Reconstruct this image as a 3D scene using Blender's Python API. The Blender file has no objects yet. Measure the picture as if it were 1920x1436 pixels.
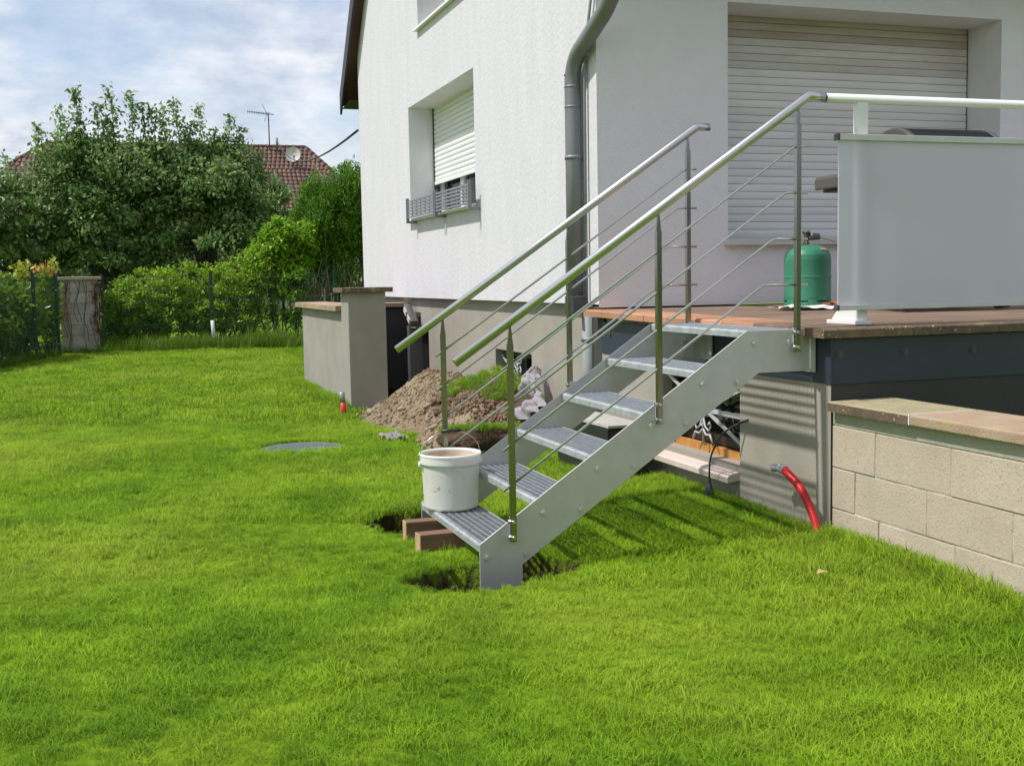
import bpy, bmesh, math, random
import numpy as np
from mathutils import Vector, Matrix, Euler

random.seed(7)
rng = np.random.default_rng(7)
SC = bpy.context.scene
COL = SC.collection

# ------------------------------------------------------------------ camera
cam_d = bpy.data.cameras.new("camera")
cam = bpy.data.objects.new("camera", cam_d)
COL.objects.link(cam)
cam_d.sensor_fit = 'HORIZONTAL'
cam_d.sensor_width = 36.0
cam_d.lens = 36.0 * 2165.14 / 1920.0
cam_d.clip_start = 0.05
cam_d.clip_end = 3000.0
CAM = Vector((-1.438, -4.7966, 1.4538))
_yaw, _pitch, _roll = 0.3224, -0.0892, -0.0185
_F = Vector((math.sin(_yaw) * math.cos(_pitch), math.cos(_yaw) * math.cos(_pitch), math.sin(_pitch)))
_R = _F.cross(Vector((0, 0, 1))).normalized()
_U = _R.cross(_F)
_R2 = _R * math.cos(_roll) + _U * math.sin(_roll)
_U2 = -_R * math.sin(_roll) + _U * math.cos(_roll)
_m = Matrix((_R2, _U2, -_F)).transposed().to_4x4()
_m.translation = CAM
cam.matrix_world = _m
SC.camera = cam

# ------------------------------------------------------------------ sky, sun, exposure
SUN_DIR = Vector((-1.0, 0.085, 1.52)).normalized()      # towards the sun
SUN_EL = math.asin(SUN_DIR.z)
SUN_ROT = math.atan2(SUN_DIR.x, SUN_DIR.y)
SKY_STRENGTH = 0.15
world = bpy.data.worlds.new("World")
SC.world = world
world.use_nodes = True
nt = world.node_tree
nt.nodes.clear()
def N(tree, typ, **kw):
    n = tree.nodes.new(typ)
    for k, v in kw.items():
        setattr(n, k, v)
    return n
w_out = N(nt, 'ShaderNodeOutputWorld')
w_bg = N(nt, 'ShaderNodeBackground')
w_bg.inputs['Strength'].default_value = SKY_STRENGTH
sky = N(nt, 'ShaderNodeTexSky')
sky.sky_type = 'NISHITA'
sky.sun_disc = False
sky.sun_elevation = SUN_EL
sky.sun_rotation = SUN_ROT
sky.air_density = 1.0
sky.dust_density = 0.8
tc = N(nt, 'ShaderNodeTexCoord')
sep = N(nt, 'ShaderNodeSeparateXYZ')
nt.links.new(tc.outputs['Generated'], sep.inputs[0])
zmax = N(nt, 'ShaderNodeMath', operation='MAXIMUM'); zmax.inputs[1].default_value = 0.0
nt.links.new(sep.outputs['Z'], zmax.inputs[0])
zadd = N(nt, 'ShaderNodeMath', operation='ADD'); zadd.inputs[1].default_value = 0.26
nt.links.new(zmax.outputs[0], zadd.inputs[0])
dx = N(nt, 'ShaderNodeMath', operation='DIVIDE'); dy = N(nt, 'ShaderNodeMath', operation='DIVIDE')
nt.links.new(sep.outputs['X'], dx.inputs[0]); nt.links.new(zadd.outputs[0], dx.inputs[1])
nt.links.new(sep.outputs['Y'], dy.inputs[0]); nt.links.new(zadd.outputs[0], dy.inputs[1])
cmb = N(nt, 'ShaderNodeCombineXYZ')
nt.links.new(dx.outputs[0], cmb.inputs[0]); nt.links.new(dy.outputs[0], cmb.inputs[1])
cn = N(nt, 'ShaderNodeTexNoise'); cn.inputs['Scale'].default_value = 2.6; cn.inputs['Detail'].default_value = 9.0
cn.inputs['Roughness'].default_value = 0.58; cn.inputs['Distortion'].default_value = 0.35
cn2 = N(nt, 'ShaderNodeTexNoise'); cn2.inputs['Scale'].default_value = 6.0; cn2.inputs['Detail'].default_value = 8.0
cn2.inputs['Roughness'].default_value = 0.6
nt.links.new(cmb.outputs[0], cn.inputs['Vector']); nt.links.new(cmb.outputs[0], cn2.inputs['Vector'])
cr = N(nt, 'ShaderNodeValToRGB')
cr.color_ramp.elements[0].position = 0.34; cr.color_ramp.elements[0].color = (0.30, 0.30, 0.30, 1)
cr.color_ramp.elements[1].position = 0.66; cr.color_ramp.elements[1].color = (0.93, 0.93, 0.93, 1)
nt.links.new(cn.outputs['Fac'], cr.inputs['Fac'])
cr2 = N(nt, 'ShaderNodeValToRGB')
CLOUD_LO = (4.3, 4.65, 5.4, 1); CLOUD_HI = (7.5, 7.35, 7.45, 1)
cr2.color_ramp.elements[0].position = 0.38; cr2.color_ramp.elements[0].color = (0, 0, 0, 1)
cr2.color_ramp.elements[1].position = 0.68; cr2.color_ramp.elements[1].color = (1, 1, 1, 1)
nt.links.new(cn2.outputs['Fac'], cr2.inputs['Fac'])
ccol = N(nt, 'ShaderNodeMix', data_type='RGBA')
ccol.inputs[6].default_value = CLOUD_LO; ccol.inputs[7].default_value = CLOUD_HI
nt.links.new(cr2.outputs['Color'], ccol.inputs[0])
cmix = N(nt, 'ShaderNodeMix', data_type='RGBA')
nt.links.new(cr.outputs['Color'], cmix.inputs[0])
nt.links.new(sky.outputs[0], cmix.inputs[6])
nt.links.new(ccol.outputs[2], cmix.inputs[7])
nt.links.new(cmix.outputs[2], w_bg.inputs['Color'])
nt.links.new(w_bg.outputs[0], w_out.inputs['Surface'])

sun_d = bpy.data.lights.new("sun", 'SUN')
sun_d.energy = 4.3
sun_d.angle = math.radians(1.5)
sun_d.color = (1.0, 0.965, 0.915)
sun = bpy.data.objects.new("sun", sun_d)
COL.objects.link(sun)
sun.rotation_euler = (-SUN_DIR).to_track_quat('-Z', 'Y').to_euler()
sun.location = (-10, 0, 20)

SC.view_settings.view_transform = 'Standard'
SC.view_settings.look = 'None'
SC.view_settings.gamma = 1.0
SC.view_settings.exposure = 0.0
SC.view_settings.use_curve_mapping = False
SC.cycles.use_denoising = True
SC.cycles.max_bounces = 8
SC.cycles.transparent_max_bounces = 8

# ------------------------------------------------------------------ helpers
WO = {}                                   # world origin of every object

def smooth(a, b, x):
    t = np.clip((np.asarray(x, float) - a) / (b - a), 0, 1)
    return t * t * (3 - 2 * t)

def thing(name, label, cat, loc=(0, 0, 0), group=None, kind=None):
    o = bpy.data.objects.new(name, None)
    o.empty_display_size = 0.1
    COL.objects.link(o)
    o.location = loc
    WO[o.name] = Vector(loc)
    tag(o, label, cat, group, kind)
    return o

def tag(o, label=None, cat=None, group=None, kind=None):
    if label: o['label'] = label
    if cat: o['category'] = cat
    if group: o['group'] = group
    if kind: o['kind'] = kind
    return o

def link(name, me, mat=None, parent=None, origin=None):
    """me holds world coordinates relative to origin"""
    o = bpy.data.objects.new(name, me)
    COL.objects.link(o)
    if mat is not None and not me.materials:
        me.materials.append(mat)
    org = Vector(origin) if origin is not None else (WO[parent.name] if parent else Vector((0, 0, 0)))
    if parent:
        o.parent = parent
        o.location = org - WO[parent.name]
    else:
        o.location = org
    WO[o.name] = org
    return o

def dup(src, loc, parent=None, rot=None, name=None):
    """copy of one object sharing its mesh; loc is in world space"""
    o = src.copy()
    for k in ('label', 'category', 'group', 'kind'):
        if k in o and k != 'kind': del o[k]
    COL.objects.link(o)
    p = parent if parent is not None else src.parent
    o.parent = p
    o.location = Vector(loc) - (WO[p.name] if p else Vector((0, 0, 0)))
    if rot is not None: o.rotation_euler = rot
    WO[o.name] = Vector(loc)
    return o

def mesh_np(name, V, F, smooth_shade=False):
    V = np.asarray(V, np.float32); F = np.asarray(F, np.int32)
    me = bpy.data.meshes.new(name)
    k = F.shape[1]
    me.vertices.add(len(V)); me.vertices.foreach_set('co', V.ravel())
    me.loops.add(F.size); me.loops.foreach_set('vertex_index', F.ravel())
    me.polygons.add(len(F))
    me.polygons.foreach_set('loop_start', np.arange(0, F.size, k, dtype=np.int32))
    me.polygons.foreach_set('loop_total', np.full(len(F), k, np.int32))
    me.update(calc_edges=True)
    me.validate()
    if smooth_shade:
        me.polygons.foreach_set('use_smooth', np.ones(len(me.polygons), bool))
    return me

class MB:
    def __init__(self):
        self.v = []; self.f = []; self.s = []
    def add(self, verts, faces, sm=False):
        n = len(self.v)
        self.v += [tuple(p) for p in verts]
        for f in faces:
            self.f.append([i + n for i in f]); self.s.append(sm)
        return self
    def box(self, x0, y0, z0, x1, y1, z1):
        v = [(x0, y0, z0), (x1, y0, z0), (x1, y1, z0), (x0, y1, z0), (x0, y0, z1), (x1, y0, z1), (x1, y1, z1), (x0, y1, z1)]
        return self.add(v, [(0, 3, 2, 1), (4, 5, 6, 7), (0, 1, 5, 4), (1, 2, 6, 5), (2, 3, 7, 6), (3, 0, 4, 7)])
    def obox(self, c, size, rot=(0, 0, 0)):
        R = Euler(rot).to_matrix()
        hx, hy, hz = size[0] / 2, size[1] / 2, size[2] / 2
        v = [Vector(c) + R @ Vector(p) for p in [(-hx, -hy, -hz), (hx, -hy, -hz), (hx, hy, -hz), (-hx, hy, -hz), (-hx, -hy, hz), (hx, -hy, hz), (hx, hy, hz), (-hx, hy, hz)]]
        return self.add(v, [(0, 3, 2, 1), (4, 5, 6, 7), (0, 1, 5, 4), (1, 2, 6, 5), (2, 3, 7, 6), (3, 0, 4, 7)])
    def prism(self, poly, axis, a, b, sm=False):
        """poly in the two other axes (x: (y,z), y: (x,z), z: (x,y)), extruded from a to b"""
        def P(p, t):
            return (t, p[0], p[1]) if axis == 'x' else (p[0], t, p[1]) if axis == 'y' else (p[0], p[1], t)
        n = len(poly)
        v = [P(p, a) for p in poly] + [P(p, b) for p in poly]
        self.add(v, [tuple(range(n))[::-1], tuple(range(n, 2 * n))])
        m = len(self.v) - 2 * n
        for i in range(n):
            j = (i + 1) % n
            self.f.append([m + i, m + j, m + n + j, m + n + i]); self.s.append(sm)
        return self
    def tube(self, pts, r, n=10, caps=True, sm=True):
        pts = [Vector(p) for p in pts]
        rs = r if isinstance(r, (list, tuple)) else [r] * len(pts)
        base = len(self.v)
        up = None
        for i, p in enumerate(pts):
            t = (pts[min(i + 1, len(pts) - 1)] - pts[max(i - 1, 0)]).normalized()
            if up is None:
                up = Vector((0, 0, 1)) if abs(t.z) < 0.9 else Vector((0, 1, 0))
            a = (up - t * up.dot(t)).normalized(); b = t.cross(a)
            up = a
            k = 1.0
            if 0 < i < len(pts) - 1:
                d1 = (pts[i] - pts[i - 1]).normalized(); d2 = (pts[i + 1] - pts[i]).normalized()
                k = 1.0 / max(0.6, math.cos(0.5 * d1.angle(d2, 0)))
            for j in range(n):
                q = 2 * math.pi * j / n
                self.v.append(tuple(p + (a * math.cos(q) + b * math.sin(q)) * rs[i] * (k if len(pts) < 5 else 1)))
        for i in range(len(pts) - 1):
            for j in range(n):
                k = (j + 1) % n
                self.f.append([base + i * n + j, base + i * n + k, base + (i + 1) * n + k, base + (i + 1) * n + j]); self.s.append(sm)
        if caps:
            self.f.append([base + j for j in range(n)][::-1]); self.s.append(False)
            self.f.append([base + (len(pts) - 1) * n + j for j in range(n)]); self.s.append(False)
        return self
    def lathe(self, prof, c, n=32, sm=True, caps=True):
        base = len(self.v)
        if sm:                      # support rings keep long walls evenly shaded beside sharp edges
            q = [prof[0]]
            for (r0, z0), (r1, z1) in zip(prof[:-1], prof[1:]):
                L_ = math.hypot(r1 - r0, z1 - z0)
                if L_ > .02:
                    e = .003 / L_
                    q += [(r0 + (r1 - r0) * e, z0 + (z1 - z0) * e), (r1 + (r0 - r1) * e, z1 + (z0 - z1) * e)]
                q.append((r1, z1))
            prof = q
        for r, z in prof:
            for j in range(n):
                q = 2 * math.pi * j / n
                self.v.append((c[0] + r * math.cos(q), c[1] + r * math.sin(q), c[2] + z))
        for i in range(len(prof) - 1):
            for j in range(n):
                k = (j + 1) % n
                self.f.append([base + i * n + j, base + i * n + k, base + (i + 1) * n + k, base + (i + 1) * n + j]); self.s.append(sm)
        if caps:
            self.f.append([base + j for j in range(n)][::-1]); self.s.append(False)
            m = base + (len(prof) - 1) * n
            self.f.append([m + j for j in range(n)]); self.s.append(False)
        return self
    def mesh(self, name, origin=(0, 0, 0), recalc=True):
        me = bpy.data.meshes.new(name)
        o = Vector(origin)
        me.from_pydata([tuple(Vector(p) - o) for p in self.v], [], self.f)
        me.polygons.foreach_set('use_smooth', self.s)
        if recalc:
            bm = bmesh.new(); bm.from_mesh(me)
            bmesh.ops.recalc_face_normals(bm, faces=bm.faces)
            bm.to_mesh(me); bm.free()
        me.update()
        return me
    def build(self, name, mat, parent=None, origin=None, bevel=0.0, seg=2, recalc=True):
        org = origin if origin is not None else (WO[parent.name] if parent else (0, 0, 0))
        o = link(name, self.mesh(name, org, recalc), mat, parent, org)
        if bevel:
            b = o.modifiers.new("bevel", 'BEVEL'); b.width = bevel; b.segments = seg; b.limit_method = 'ANGLE'; b.angle_limit = math.radians(40)
            b.harden_normals = False
        return o

def fillet(pts, r, n=5):
    """round the inner corners of a polyline"""
    pts = [Vector(p) for p in pts]
    out = [pts[0]]
    for i in range(1, len(pts) - 1):
        a = (pts[i - 1] - pts[i]); b = (pts[i + 1] - pts[i])
        d = min(r, a.length * .45, b.length * .45)
        p0 = pts[i] + a.normalized() * d; p1 = pts[i] + b.normalized() * d
        for k in range(n + 1):
            t = k / n
            out.append(p0 * (1 - t) ** 2 + pts[i] * 2 * t * (1 - t) + p1 * t * t)
    out.append(pts[-1])
    return out

# ------------------------------------------------------------------ materials
MATS = {}
def mat(name, c1, c2=None, scale=4.0, rough=0.6, metal=0.0, bump=0.0, bscale=60.0, stretch=(1, 1, 1), bstretch=None,
        detail=5.0, spots=None, objvar=0.0, lo=0.35, hi=0.65, rough2=None, spec=0.5, bdist=0.01, bnoise='noise', extra=None, trans=0.0, ior=1.45, isl=0.0, sss=0.0):
    m = bpy.data.materials.new(name); m.use_nodes = True
    t = m.node_tree; p = t.nodes['Principled BSDF']
    L = t.links.new
    geo = N(t, 'ShaderNodeNewGeometry')
    mp = N(t, 'ShaderNodeMapping'); mp.inputs['Scale'].default_value = stretch
    L(geo.outputs['Position'], mp.inputs['Vector'])
    p.inputs['Metallic'].default_value = metal
    p.inputs['Roughness'].default_value = rough
    p.inputs['Specular IOR Level'].default_value = spec
    if trans:
        p.inputs['Transmission Weight'].default_value = trans; p.inputs['IOR'].default_value = ior
    col = None
    rgb = N(t, 'ShaderNodeRGB'); rgb.outputs[0].default_value = (*c1, 1)
    col = rgb.outputs[0]
    if c2 is not None:
        no = N(t, 'ShaderNodeTexNoise'); no.inputs['Scale'].default_value = scale; no.inputs['Detail'].default_value = detail
        no.inputs['Roughness'].default_value = 0.6
        L(mp.outputs[0], no.inputs['Vector'])
        mr = N(t, 'ShaderNodeMapRange'); mr.inputs[1].default_value = lo; mr.inputs[2].default_value = hi
        L(no.outputs['Fac'], mr.inputs[0])
        mx = N(t, 'ShaderNodeMix', data_type='RGBA')
        L(mr.outputs[0], mx.inputs[0]); L(col, mx.inputs[6]); mx.inputs[7].default_value = (*c2, 1)
        col = mx.outputs[2]
        if rough2 is not None:
            mr2 = N(t, 'ShaderNodeMapRange'); mr2.inputs[3].default_value = rough; mr2.inputs[4].default_value = rough2
            L(mr.outputs[0], mr2.inputs[0]); L(mr2.outputs[0], p.inputs['Roughness'])
    for sp in (spots or []):
        sc, th, width, cc = sp[:4]
        no = N(t, 'ShaderNodeTexNoise'); no.inputs['Scale'].default_value = sc; no.inputs['Detail'].default_value = 6.0
        no.inputs['Roughness'].default_value = 0.65
        if len(sp) > 4:
            mp2 = N(t, 'ShaderNodeMapping'); mp2.inputs['Scale'].default_value = sp[4]; L(geo.outputs['Position'], mp2.inputs['Vector']); L(mp2.outputs[0], no.inputs['Vector'])
        else:
            L(geo.outputs['Position'], no.inputs['Vector'])
        mr = N(t, 'ShaderNodeMapRange'); mr.inputs[1].default_value = th; mr.inputs[2].default_value = th + width
        if len(sp) > 5: mr.inputs[4].default_value = sp[5]
        L(no.outputs['Fac'], mr.inputs[0])
        mx = N(t, 'ShaderNodeMix', data_type='RGBA')
        L(mr.outputs[0], mx.inputs[0]); L(col, mx.inputs[6]); mx.inputs[7].default_value = (*cc, 1)
        col = mx.outputs[2]
    if objvar or isl:
        if isl:
            src = geo.outputs['Random Per Island']; amt = isl
        else:
            oi = N(t, 'ShaderNodeObjectInfo'); src = oi.outputs['Random']; amt = objvar
        mr = N(t, 'ShaderNodeMapRange'); mr.inputs[3].default_value = 1 - amt; mr.inputs[4].default_value = 1 + amt
        L(src, mr.inputs[0])
        hs = N(t, 'ShaderNodeHueSaturation'); L(mr.outputs[0], hs.inputs['Value']); L(col, hs.inputs['Color'])
        col = hs.outputs[0]
    L(col, p.inputs['Base Color'])
    if bump:
        mpb = N(t, 'ShaderNodeMapping'); mpb.inputs['Scale'].default_value = bstretch or (1, 1, 1)
        L(geo.outputs['Position'], mpb.inputs['Vector'])
        if bnoise == 'voronoi':
            bn = N(t, 'ShaderNodeTexVoronoi'); bn.inputs['Scale'].default_value = bscale; out = bn.outputs['Distance']
        else:
            bn = N(t, 'ShaderNodeTexNoise'); bn.inputs['Scale'].default_value = bscale; bn.inputs['Detail'].default_value = 6.0; out = bn.outputs['Fac']
        L(mpb.outputs[0], bn.inputs['Vector'])
        bu = N(t, 'ShaderNodeBump'); bu.inputs['Strength'].default_value = bump; bu.inputs['Distance'].default_value = bdist
        L(out, bu.inputs['Height']); L(bu.outputs[0], p.inputs['Normal'])
    MATS[name] = m
    if sss:
        p.inputs['Subsurface Weight'].default_value = sss; p.inputs['Subsurface Radius'].default_value = (1, .9, .8); p.inputs['Subsurface Scale'].default_value = .08
    return m

render_wall = mat("white_render", (0.665, 0.645, 0.68), (0.62, 0.60, 0.635), scale=9, stretch=(1, 1, .2), rough=.92, bump=.55, bscale=55, bstretch=(1, 1, .45), bdist=.012,
                  spots=[(1.2, .56, .25, (.65, .65, .64), (1, 1, .3), .35), (40, .60, .14, (.64, .64, .63), (1, 1, .25), .35)])
side_render = mat("stippled_side_render", (0.81, 0.785, 0.81), (0.77, 0.745, 0.77), scale=3, rough=.93, bump=.6, bscale=70, bdist=.008, spots=[(60, .60, .12, (.70, .69, .72), (1, 1, 1), .4)])
render_reveal = mat("smooth_reveal_render", (0.76, .74, .76), (.71, .69, .71), scale=6, rough=.9, bump=.15, bscale=120)
plinth_m = mat("grey_beige_plinth_render", (0.37, 0.335, 0.28), (0.31, 0.28, 0.235), scale=2.3, rough=.9, bump=.35, bscale=120, bdist=.006,
               spots=[(14, .60, .15, (.27, .245, .20), (1, 1, .15), .6)])
dark_shaded_plinth_m = mat("dark_and_shaded_render", (0.052, 0.051, 0.050), (0.044, .043, .042), scale=2, rough=.9, bump=.3, bscale=120)  # dark grey tone; on the return wall it carries the stairwell's shade
pillar_m = mat("grey_pillar_render", (0.34, 0.315, 0.27), (0.29, .27, .23), scale=2.5, rough=.9, bump=.35, bscale=90, bdist=.006)
steel_m = mat("brushed_stainless_steel", (0.64, 0.63, 0.62), (0.58, .57, .56), scale=4, rough=.27, rough2=.34, metal=1.0)
dark_reflection_steel_m = mat("dark_reflection_post_steel", (0.30, 0.29, 0.275), (0.27, .26, .245), scale=3, rough=.17, rough2=.21, metal=1.0)  # same steel as the rails; the dark surroundings it mirrors are in the colour
bolt_steel_m = mat("zinc_plated_bolt", (0.66, 0.66, 0.66), (0.5, .5, .5), scale=60, rough=.42, metal=.55)
galv_m = mat("galvanised_sheet", (0.60, 0.595, 0.59), (0.54, .535, .53), scale=7, rough=.42, rough2=.55, metal=.45, spots=[(30, .62, .12, (.48, .49, .49), (1, 1, 1), .6), (3.2, .55, .14, (.47, .47, .46), (1, 1, 1), .6), (14, .66, .05, (.42, .41, .39), (1, 1, .4), .6)])
grate_m = mat("galvanised_grating", (0.62, 0.65, 0.70), (0.50, .53, .58), scale=25, rough=.42, metal=.7, bump=.05, bscale=90)
nosing_m = mat("galvanised_nosing", (0.62, 0.65, 0.66), (0.45, .48, .48), scale=20, rough=.45, metal=.6, bump=.5, bscale=70, bdist=.006, bstretch=(1, 2.2, 1))
zinc_m = mat("weathered_zinc", (0.27, 0.275, 0.29), (0.20, .205, .215), scale=3, stretch=(1, 1, .4), rough=.55, metal=.4, spots=[(8, .58, .12, (.45, .49, .49), (1, 1, .35), .5)])
old_zinc_m = mat("dull_zinc", (0.30, 0.33, 0.33), (0.22, .25, .25), scale=5, stretch=(1, 1, .4), rough=.75, metal=.2)
anthracite_m = mat("anthracite_painted_steel", (0.030, 0.038, 0.066), (.024, .031, .052), scale=5, stretch=(1, 1, 2), rough=.42, spots=[(5, .62, .12, (.10, .115, .125), (1, .3, 1.5), .4)], bump=.03, bscale=20)
tile_m = mat("sandstone_terrace_tile", (0.24, 0.160, 0.110), (0.18, 0.122, 0.086), scale=3, stretch=(.35, 1.6, 1), rough=.75, objvar=.12, bump=.2, bscale=70,
             spots=[(5, .58, .12, (.32, .235, .145), (.4, 1.6, 1), .7), (9, .64, .1, (.17, .13, .09), (.5, 1.5, 1), .7)])
edge_m = mat("terracotta_edge_slab", (0.46, 0.225, 0.125), (0.38, 0.20, 0.12), scale=5, rough=.75, objvar=.15, bump=.25, bscale=80)
lichen_m = mat("lichened_brown_slab", (0.17, 0.115, 0.075), (0.11, 0.075, 0.05), scale=12, rough=.9, objvar=.1, bump=.5, bscale=120,
               spots=[(9, .56, .1, (.30, .24, .12), (1, 1, 1), .7), (55, .62, .04, (.62, .58, .46))])
cope_m = mat("sandstone_coping", (0.38, 0.285, 0.19), (0.32, 0.215, 0.14), scale=5, rough=.88, objvar=.08, bump=.4, bscale=90,
             spots=[(7, .57, .12, (.33, .31, .12), (1, 1, 1), .7), (30, .63, .07, (.22, .16, .1), (1, 1, 1), .7)])
cope_lichen_m = mat("lichened_sandstone_coping", (0.37, 0.315, 0.19), (0.29, 0.245, 0.14), scale=9, rough=.9, bump=.5, bscale=90,
             spots=[(11, .55, .12, (.25, .27, .08), (1, 1, 1), .7), (50, .63, .04, (.65, .6, .45))])
block_m = mat("porous_concrete_block", (0.51, 0.43, 0.335), (0.45, 0.375, 0.285), scale=5, rough=.95, objvar=.04, bump=.5, bscale=95, bdist=.005, bnoise='noise',
              spots=[(80, .585, .05, (.26, .21, .155), (1, 1, 1), .75), (2.6, .52, .2, (.40, .375, .29), (1, 1, 1), .7), (6, .62, .1, (.52, .40, .22), (1, 1, 1), .5), (20, .62, .08, (.60, .55, .46), (1, 1, 1), .6)])
mortar_m = mat("grey_green_mortar", (0.40, 0.39, 0.30), (0.33, .335, .25), scale=6, stretch=(1, 1, .6), rough=.95, bump=.5, bscale=60)
joint_m = mat("uneven_mortar_joint", (0.20, 0.17, 0.14), (0.58, .52, .44), scale=7, rough=.95, bump=.5, bscale=60)
white_mortar_m = mat("white_joint_filler", (0.78, 0.77, 0.74), rough=.9)
pvc_m = mat("white_pvc_slat", (0.80, 0.80, 0.79), (.76, .76, .745), scale=8, rough=.38, stretch=(1, .3, 1))
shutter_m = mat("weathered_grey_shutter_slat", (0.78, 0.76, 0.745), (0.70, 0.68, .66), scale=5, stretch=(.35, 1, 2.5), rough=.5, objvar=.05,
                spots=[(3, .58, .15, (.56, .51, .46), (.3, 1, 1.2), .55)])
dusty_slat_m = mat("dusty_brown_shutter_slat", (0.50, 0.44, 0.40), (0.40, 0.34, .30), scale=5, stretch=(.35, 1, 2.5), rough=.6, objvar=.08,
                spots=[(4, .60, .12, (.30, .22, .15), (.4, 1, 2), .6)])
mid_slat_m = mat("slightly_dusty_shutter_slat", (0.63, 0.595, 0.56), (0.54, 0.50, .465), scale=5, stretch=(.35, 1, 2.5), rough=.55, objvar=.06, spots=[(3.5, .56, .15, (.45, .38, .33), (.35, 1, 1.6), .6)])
white_alu_m = mat("white_aluminium", (0.80, 0.80, 0.79), (.77, .77, .75), scale=9, rough=.32)
grey_alu_m = mat("pale_grey_aluminium", (0.62, 0.62, 0.61), (.57, .57, .56), scale=12, rough=.4)
black_plastic_m = mat("black_plastic", (0.018, 0.018, 0.02), rough=.42)
dark_cap_m = mat("dark_grey_end_cap", (0.06, 0.06, 0.065), rough=.5)
grey_plastic_m = mat("grey_violet_plastic", (0.24, 0.24, 0.27), (.20, .20, .225), scale=20, rough=.5)
bucket_m = mat("stained_white_plastic", (0.84, 0.82, 0.775), (0.78, .755, .70), scale=4, rough=.38, sss=.25,
               spots=[(9, .62, .1, (.6, .52, .40), (1, 1, .5), .5), (16, .645, .03, (.30, .27, .23), (1, 1, 1.6), .7)])
bucket_in_m = mat("mortar_smeared_bucket_inside", (0.58, 0.46, 0.31), (0.68, .60, .47), scale=8, rough=.85, bump=.4, bscale=40)
wire_m = mat("thin_steel_wire", (0.55, .55, .55), rough=.3, metal=1.0)
timber_m = mat("dark_brown_timber", (0.22, 0.12, 0.068), (0.13, .068, .04), scale=8, stretch=(.25, 3, 2), rough=.8, bump=.35, bscale=40, bstretch=(.2, 3, 3))
timber_end_m = mat("pale_sawn_end_grain", (0.52, 0.35, 0.19), (0.42, .27, .14), scale=25, rough=.85, bump=.3, bscale=60)
soil_m = mat("dry_sandy_soil", (0.335, 0.26, 0.165), (0.235, 0.165, 0.105), scale=2.6, rough=.97, lo=.40, hi=.60, bump=1.0, bscale=38, bdist=.05,
             spots=[(26, .60, .12, (.15, .10, .065), (1, 1, 1), .6), (60, .64, .06, (.44, .36, .25), (1, 1, 1), .8)])
dark_soil_m = mat("damp_brown_soil", (0.13, 0.075, 0.045), (0.075, .043, .027), scale=14, rough=.97, bump=1.0, bscale=35, bdist=.04)
damp_clod_m = mat("damp_brown_clods", (0.20, 0.125, 0.078), (0.12, .074, .047), scale=9, rough=.97, isl=.3)
stone_m = mat("pale_field_stone", (0.35, 0.285, 0.195), (0.27, .21, .145), scale=14, rough=.85, isl=.25)
green_gas_m = mat("faded_green_enamel", (0.036, 0.195, 0.115), (0.055, .25, .155), scale=5, rough=.42,
                  spots=[(13, .63, .08, (.05, .28, .17), (1, 1, .6), .5), (17, .66, .03, (.20, .14, .09), (1, 1, 1), .8)])
brass_m = mat("tarnished_brass_valve", (0.30, 0.21, 0.12), (.16, .11, .07), scale=30, rough=.5, metal=.6)
hose_m = mat("pale_rubber_hose", (0.72, .68, .6), rough=.5)
red_m = mat("red_corrugated_plastic", (0.62, 0.018, 0.02), (.52, .012, .015), scale=8, rough=.4)
tape_m = mat("grey_duct_tape", (0.36, .37, .39), (.27, .28, .30), scale=30, rough=.35, metal=.3, bump=.4, bscale=60)
cable_m = mat("black_cable_rubber", (0.02, .021, .025), rough=.5)
socket_m = mat("dark_grey_rubber_socket", (0.045, .047, .055), rough=.6)
fence_m = mat("dark_green_coated_steel", (0.012, 0.05, 0.035), rough=.42)
white_pipe_m = mat("white_plastic_pipe", (.78, .78, .78), (.6, .6, .6), scale=5, rough=.4)
iron_m = mat("pale_grey_painted_iron", (.50, .51, .52), (.40, .41, .42), scale=15, rough=.5)
frame_m = mat("dark_brown_window_frame", (.05, .026, .018), (.035, .02, .014), scale=12, rough=.5)
bar_m = mat("orange_varnished_wood", (.56, .27, .07), (.47, .21, .05), scale=8, stretch=(1, 3, 1), rough=.5)
sill_m = mat("pinkish_stone_sill", (.62, .52, .46), (.56, .46, .41), scale=14, rough=.7, bump=.1)
glass_dark_m = mat("dark_window_glass", (.012, .013, .014), rough=.05, spec=.6)
roof_tile_m = mat("brown_clay_roof_tile", (.17, .092, .070), (.115, .064, .05), scale=1.4, rough=.8, isl=.25)
ridge_m = mat("brown_ridge_tile", (.12, .058, .043), (.09, .045, .035), scale=3, rough=.8)
nb_wall_m = mat("tan_house_render", (.48, .39, .27), (.42, .34, .24), scale=1.5, rough=.9)
dish_m = mat("weathered_dish_grey", (.58, .56, .53), (.40, .39, .37), scale=3, rough=.6, lo=.4, hi=.6)
antenna_m = mat("dull_antenna_metal", (.20, .20, .21), rough=.5, metal=.5)
roof_edge_m = mat("dark_verge_board", (.030, .029, .030), (.022, .021, .022), scale=6, rough=.5)
soffit_m = mat("dark_brown_soffit", (.045, .038, .034), rough=.7)
manhole_m = mat("grey_green_cover_plastic", (.20, .255, .25), (.155, .20, .195), scale=14, rough=.55)
old_block_m = mat("old_grey_block", (.50, .44, .385), (.38, .335, .29), scale=4, rough=.95, objvar=.12, bump=.5, bscale=50)
old_mortar_m = mat("pale_old_mortar", (.46, .44, .40), (.38, .36, .33), scale=9, rough=.95)
old_cap_m = mat("old_concrete_cap", (.42, .36, .29), (.33, .28, .22), scale=6, rough=.95)
vine_m = mat("withered_red_brown_vine", (.11, .045, .03), (.06, .03, .022), scale=9, rough=.9, isl=.35)
bark_m = mat("grey_brown_bark", (.10, .075, .055), (.06, .046, .036), scale=20, rough=.95, bump=.6, bscale=40)
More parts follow.
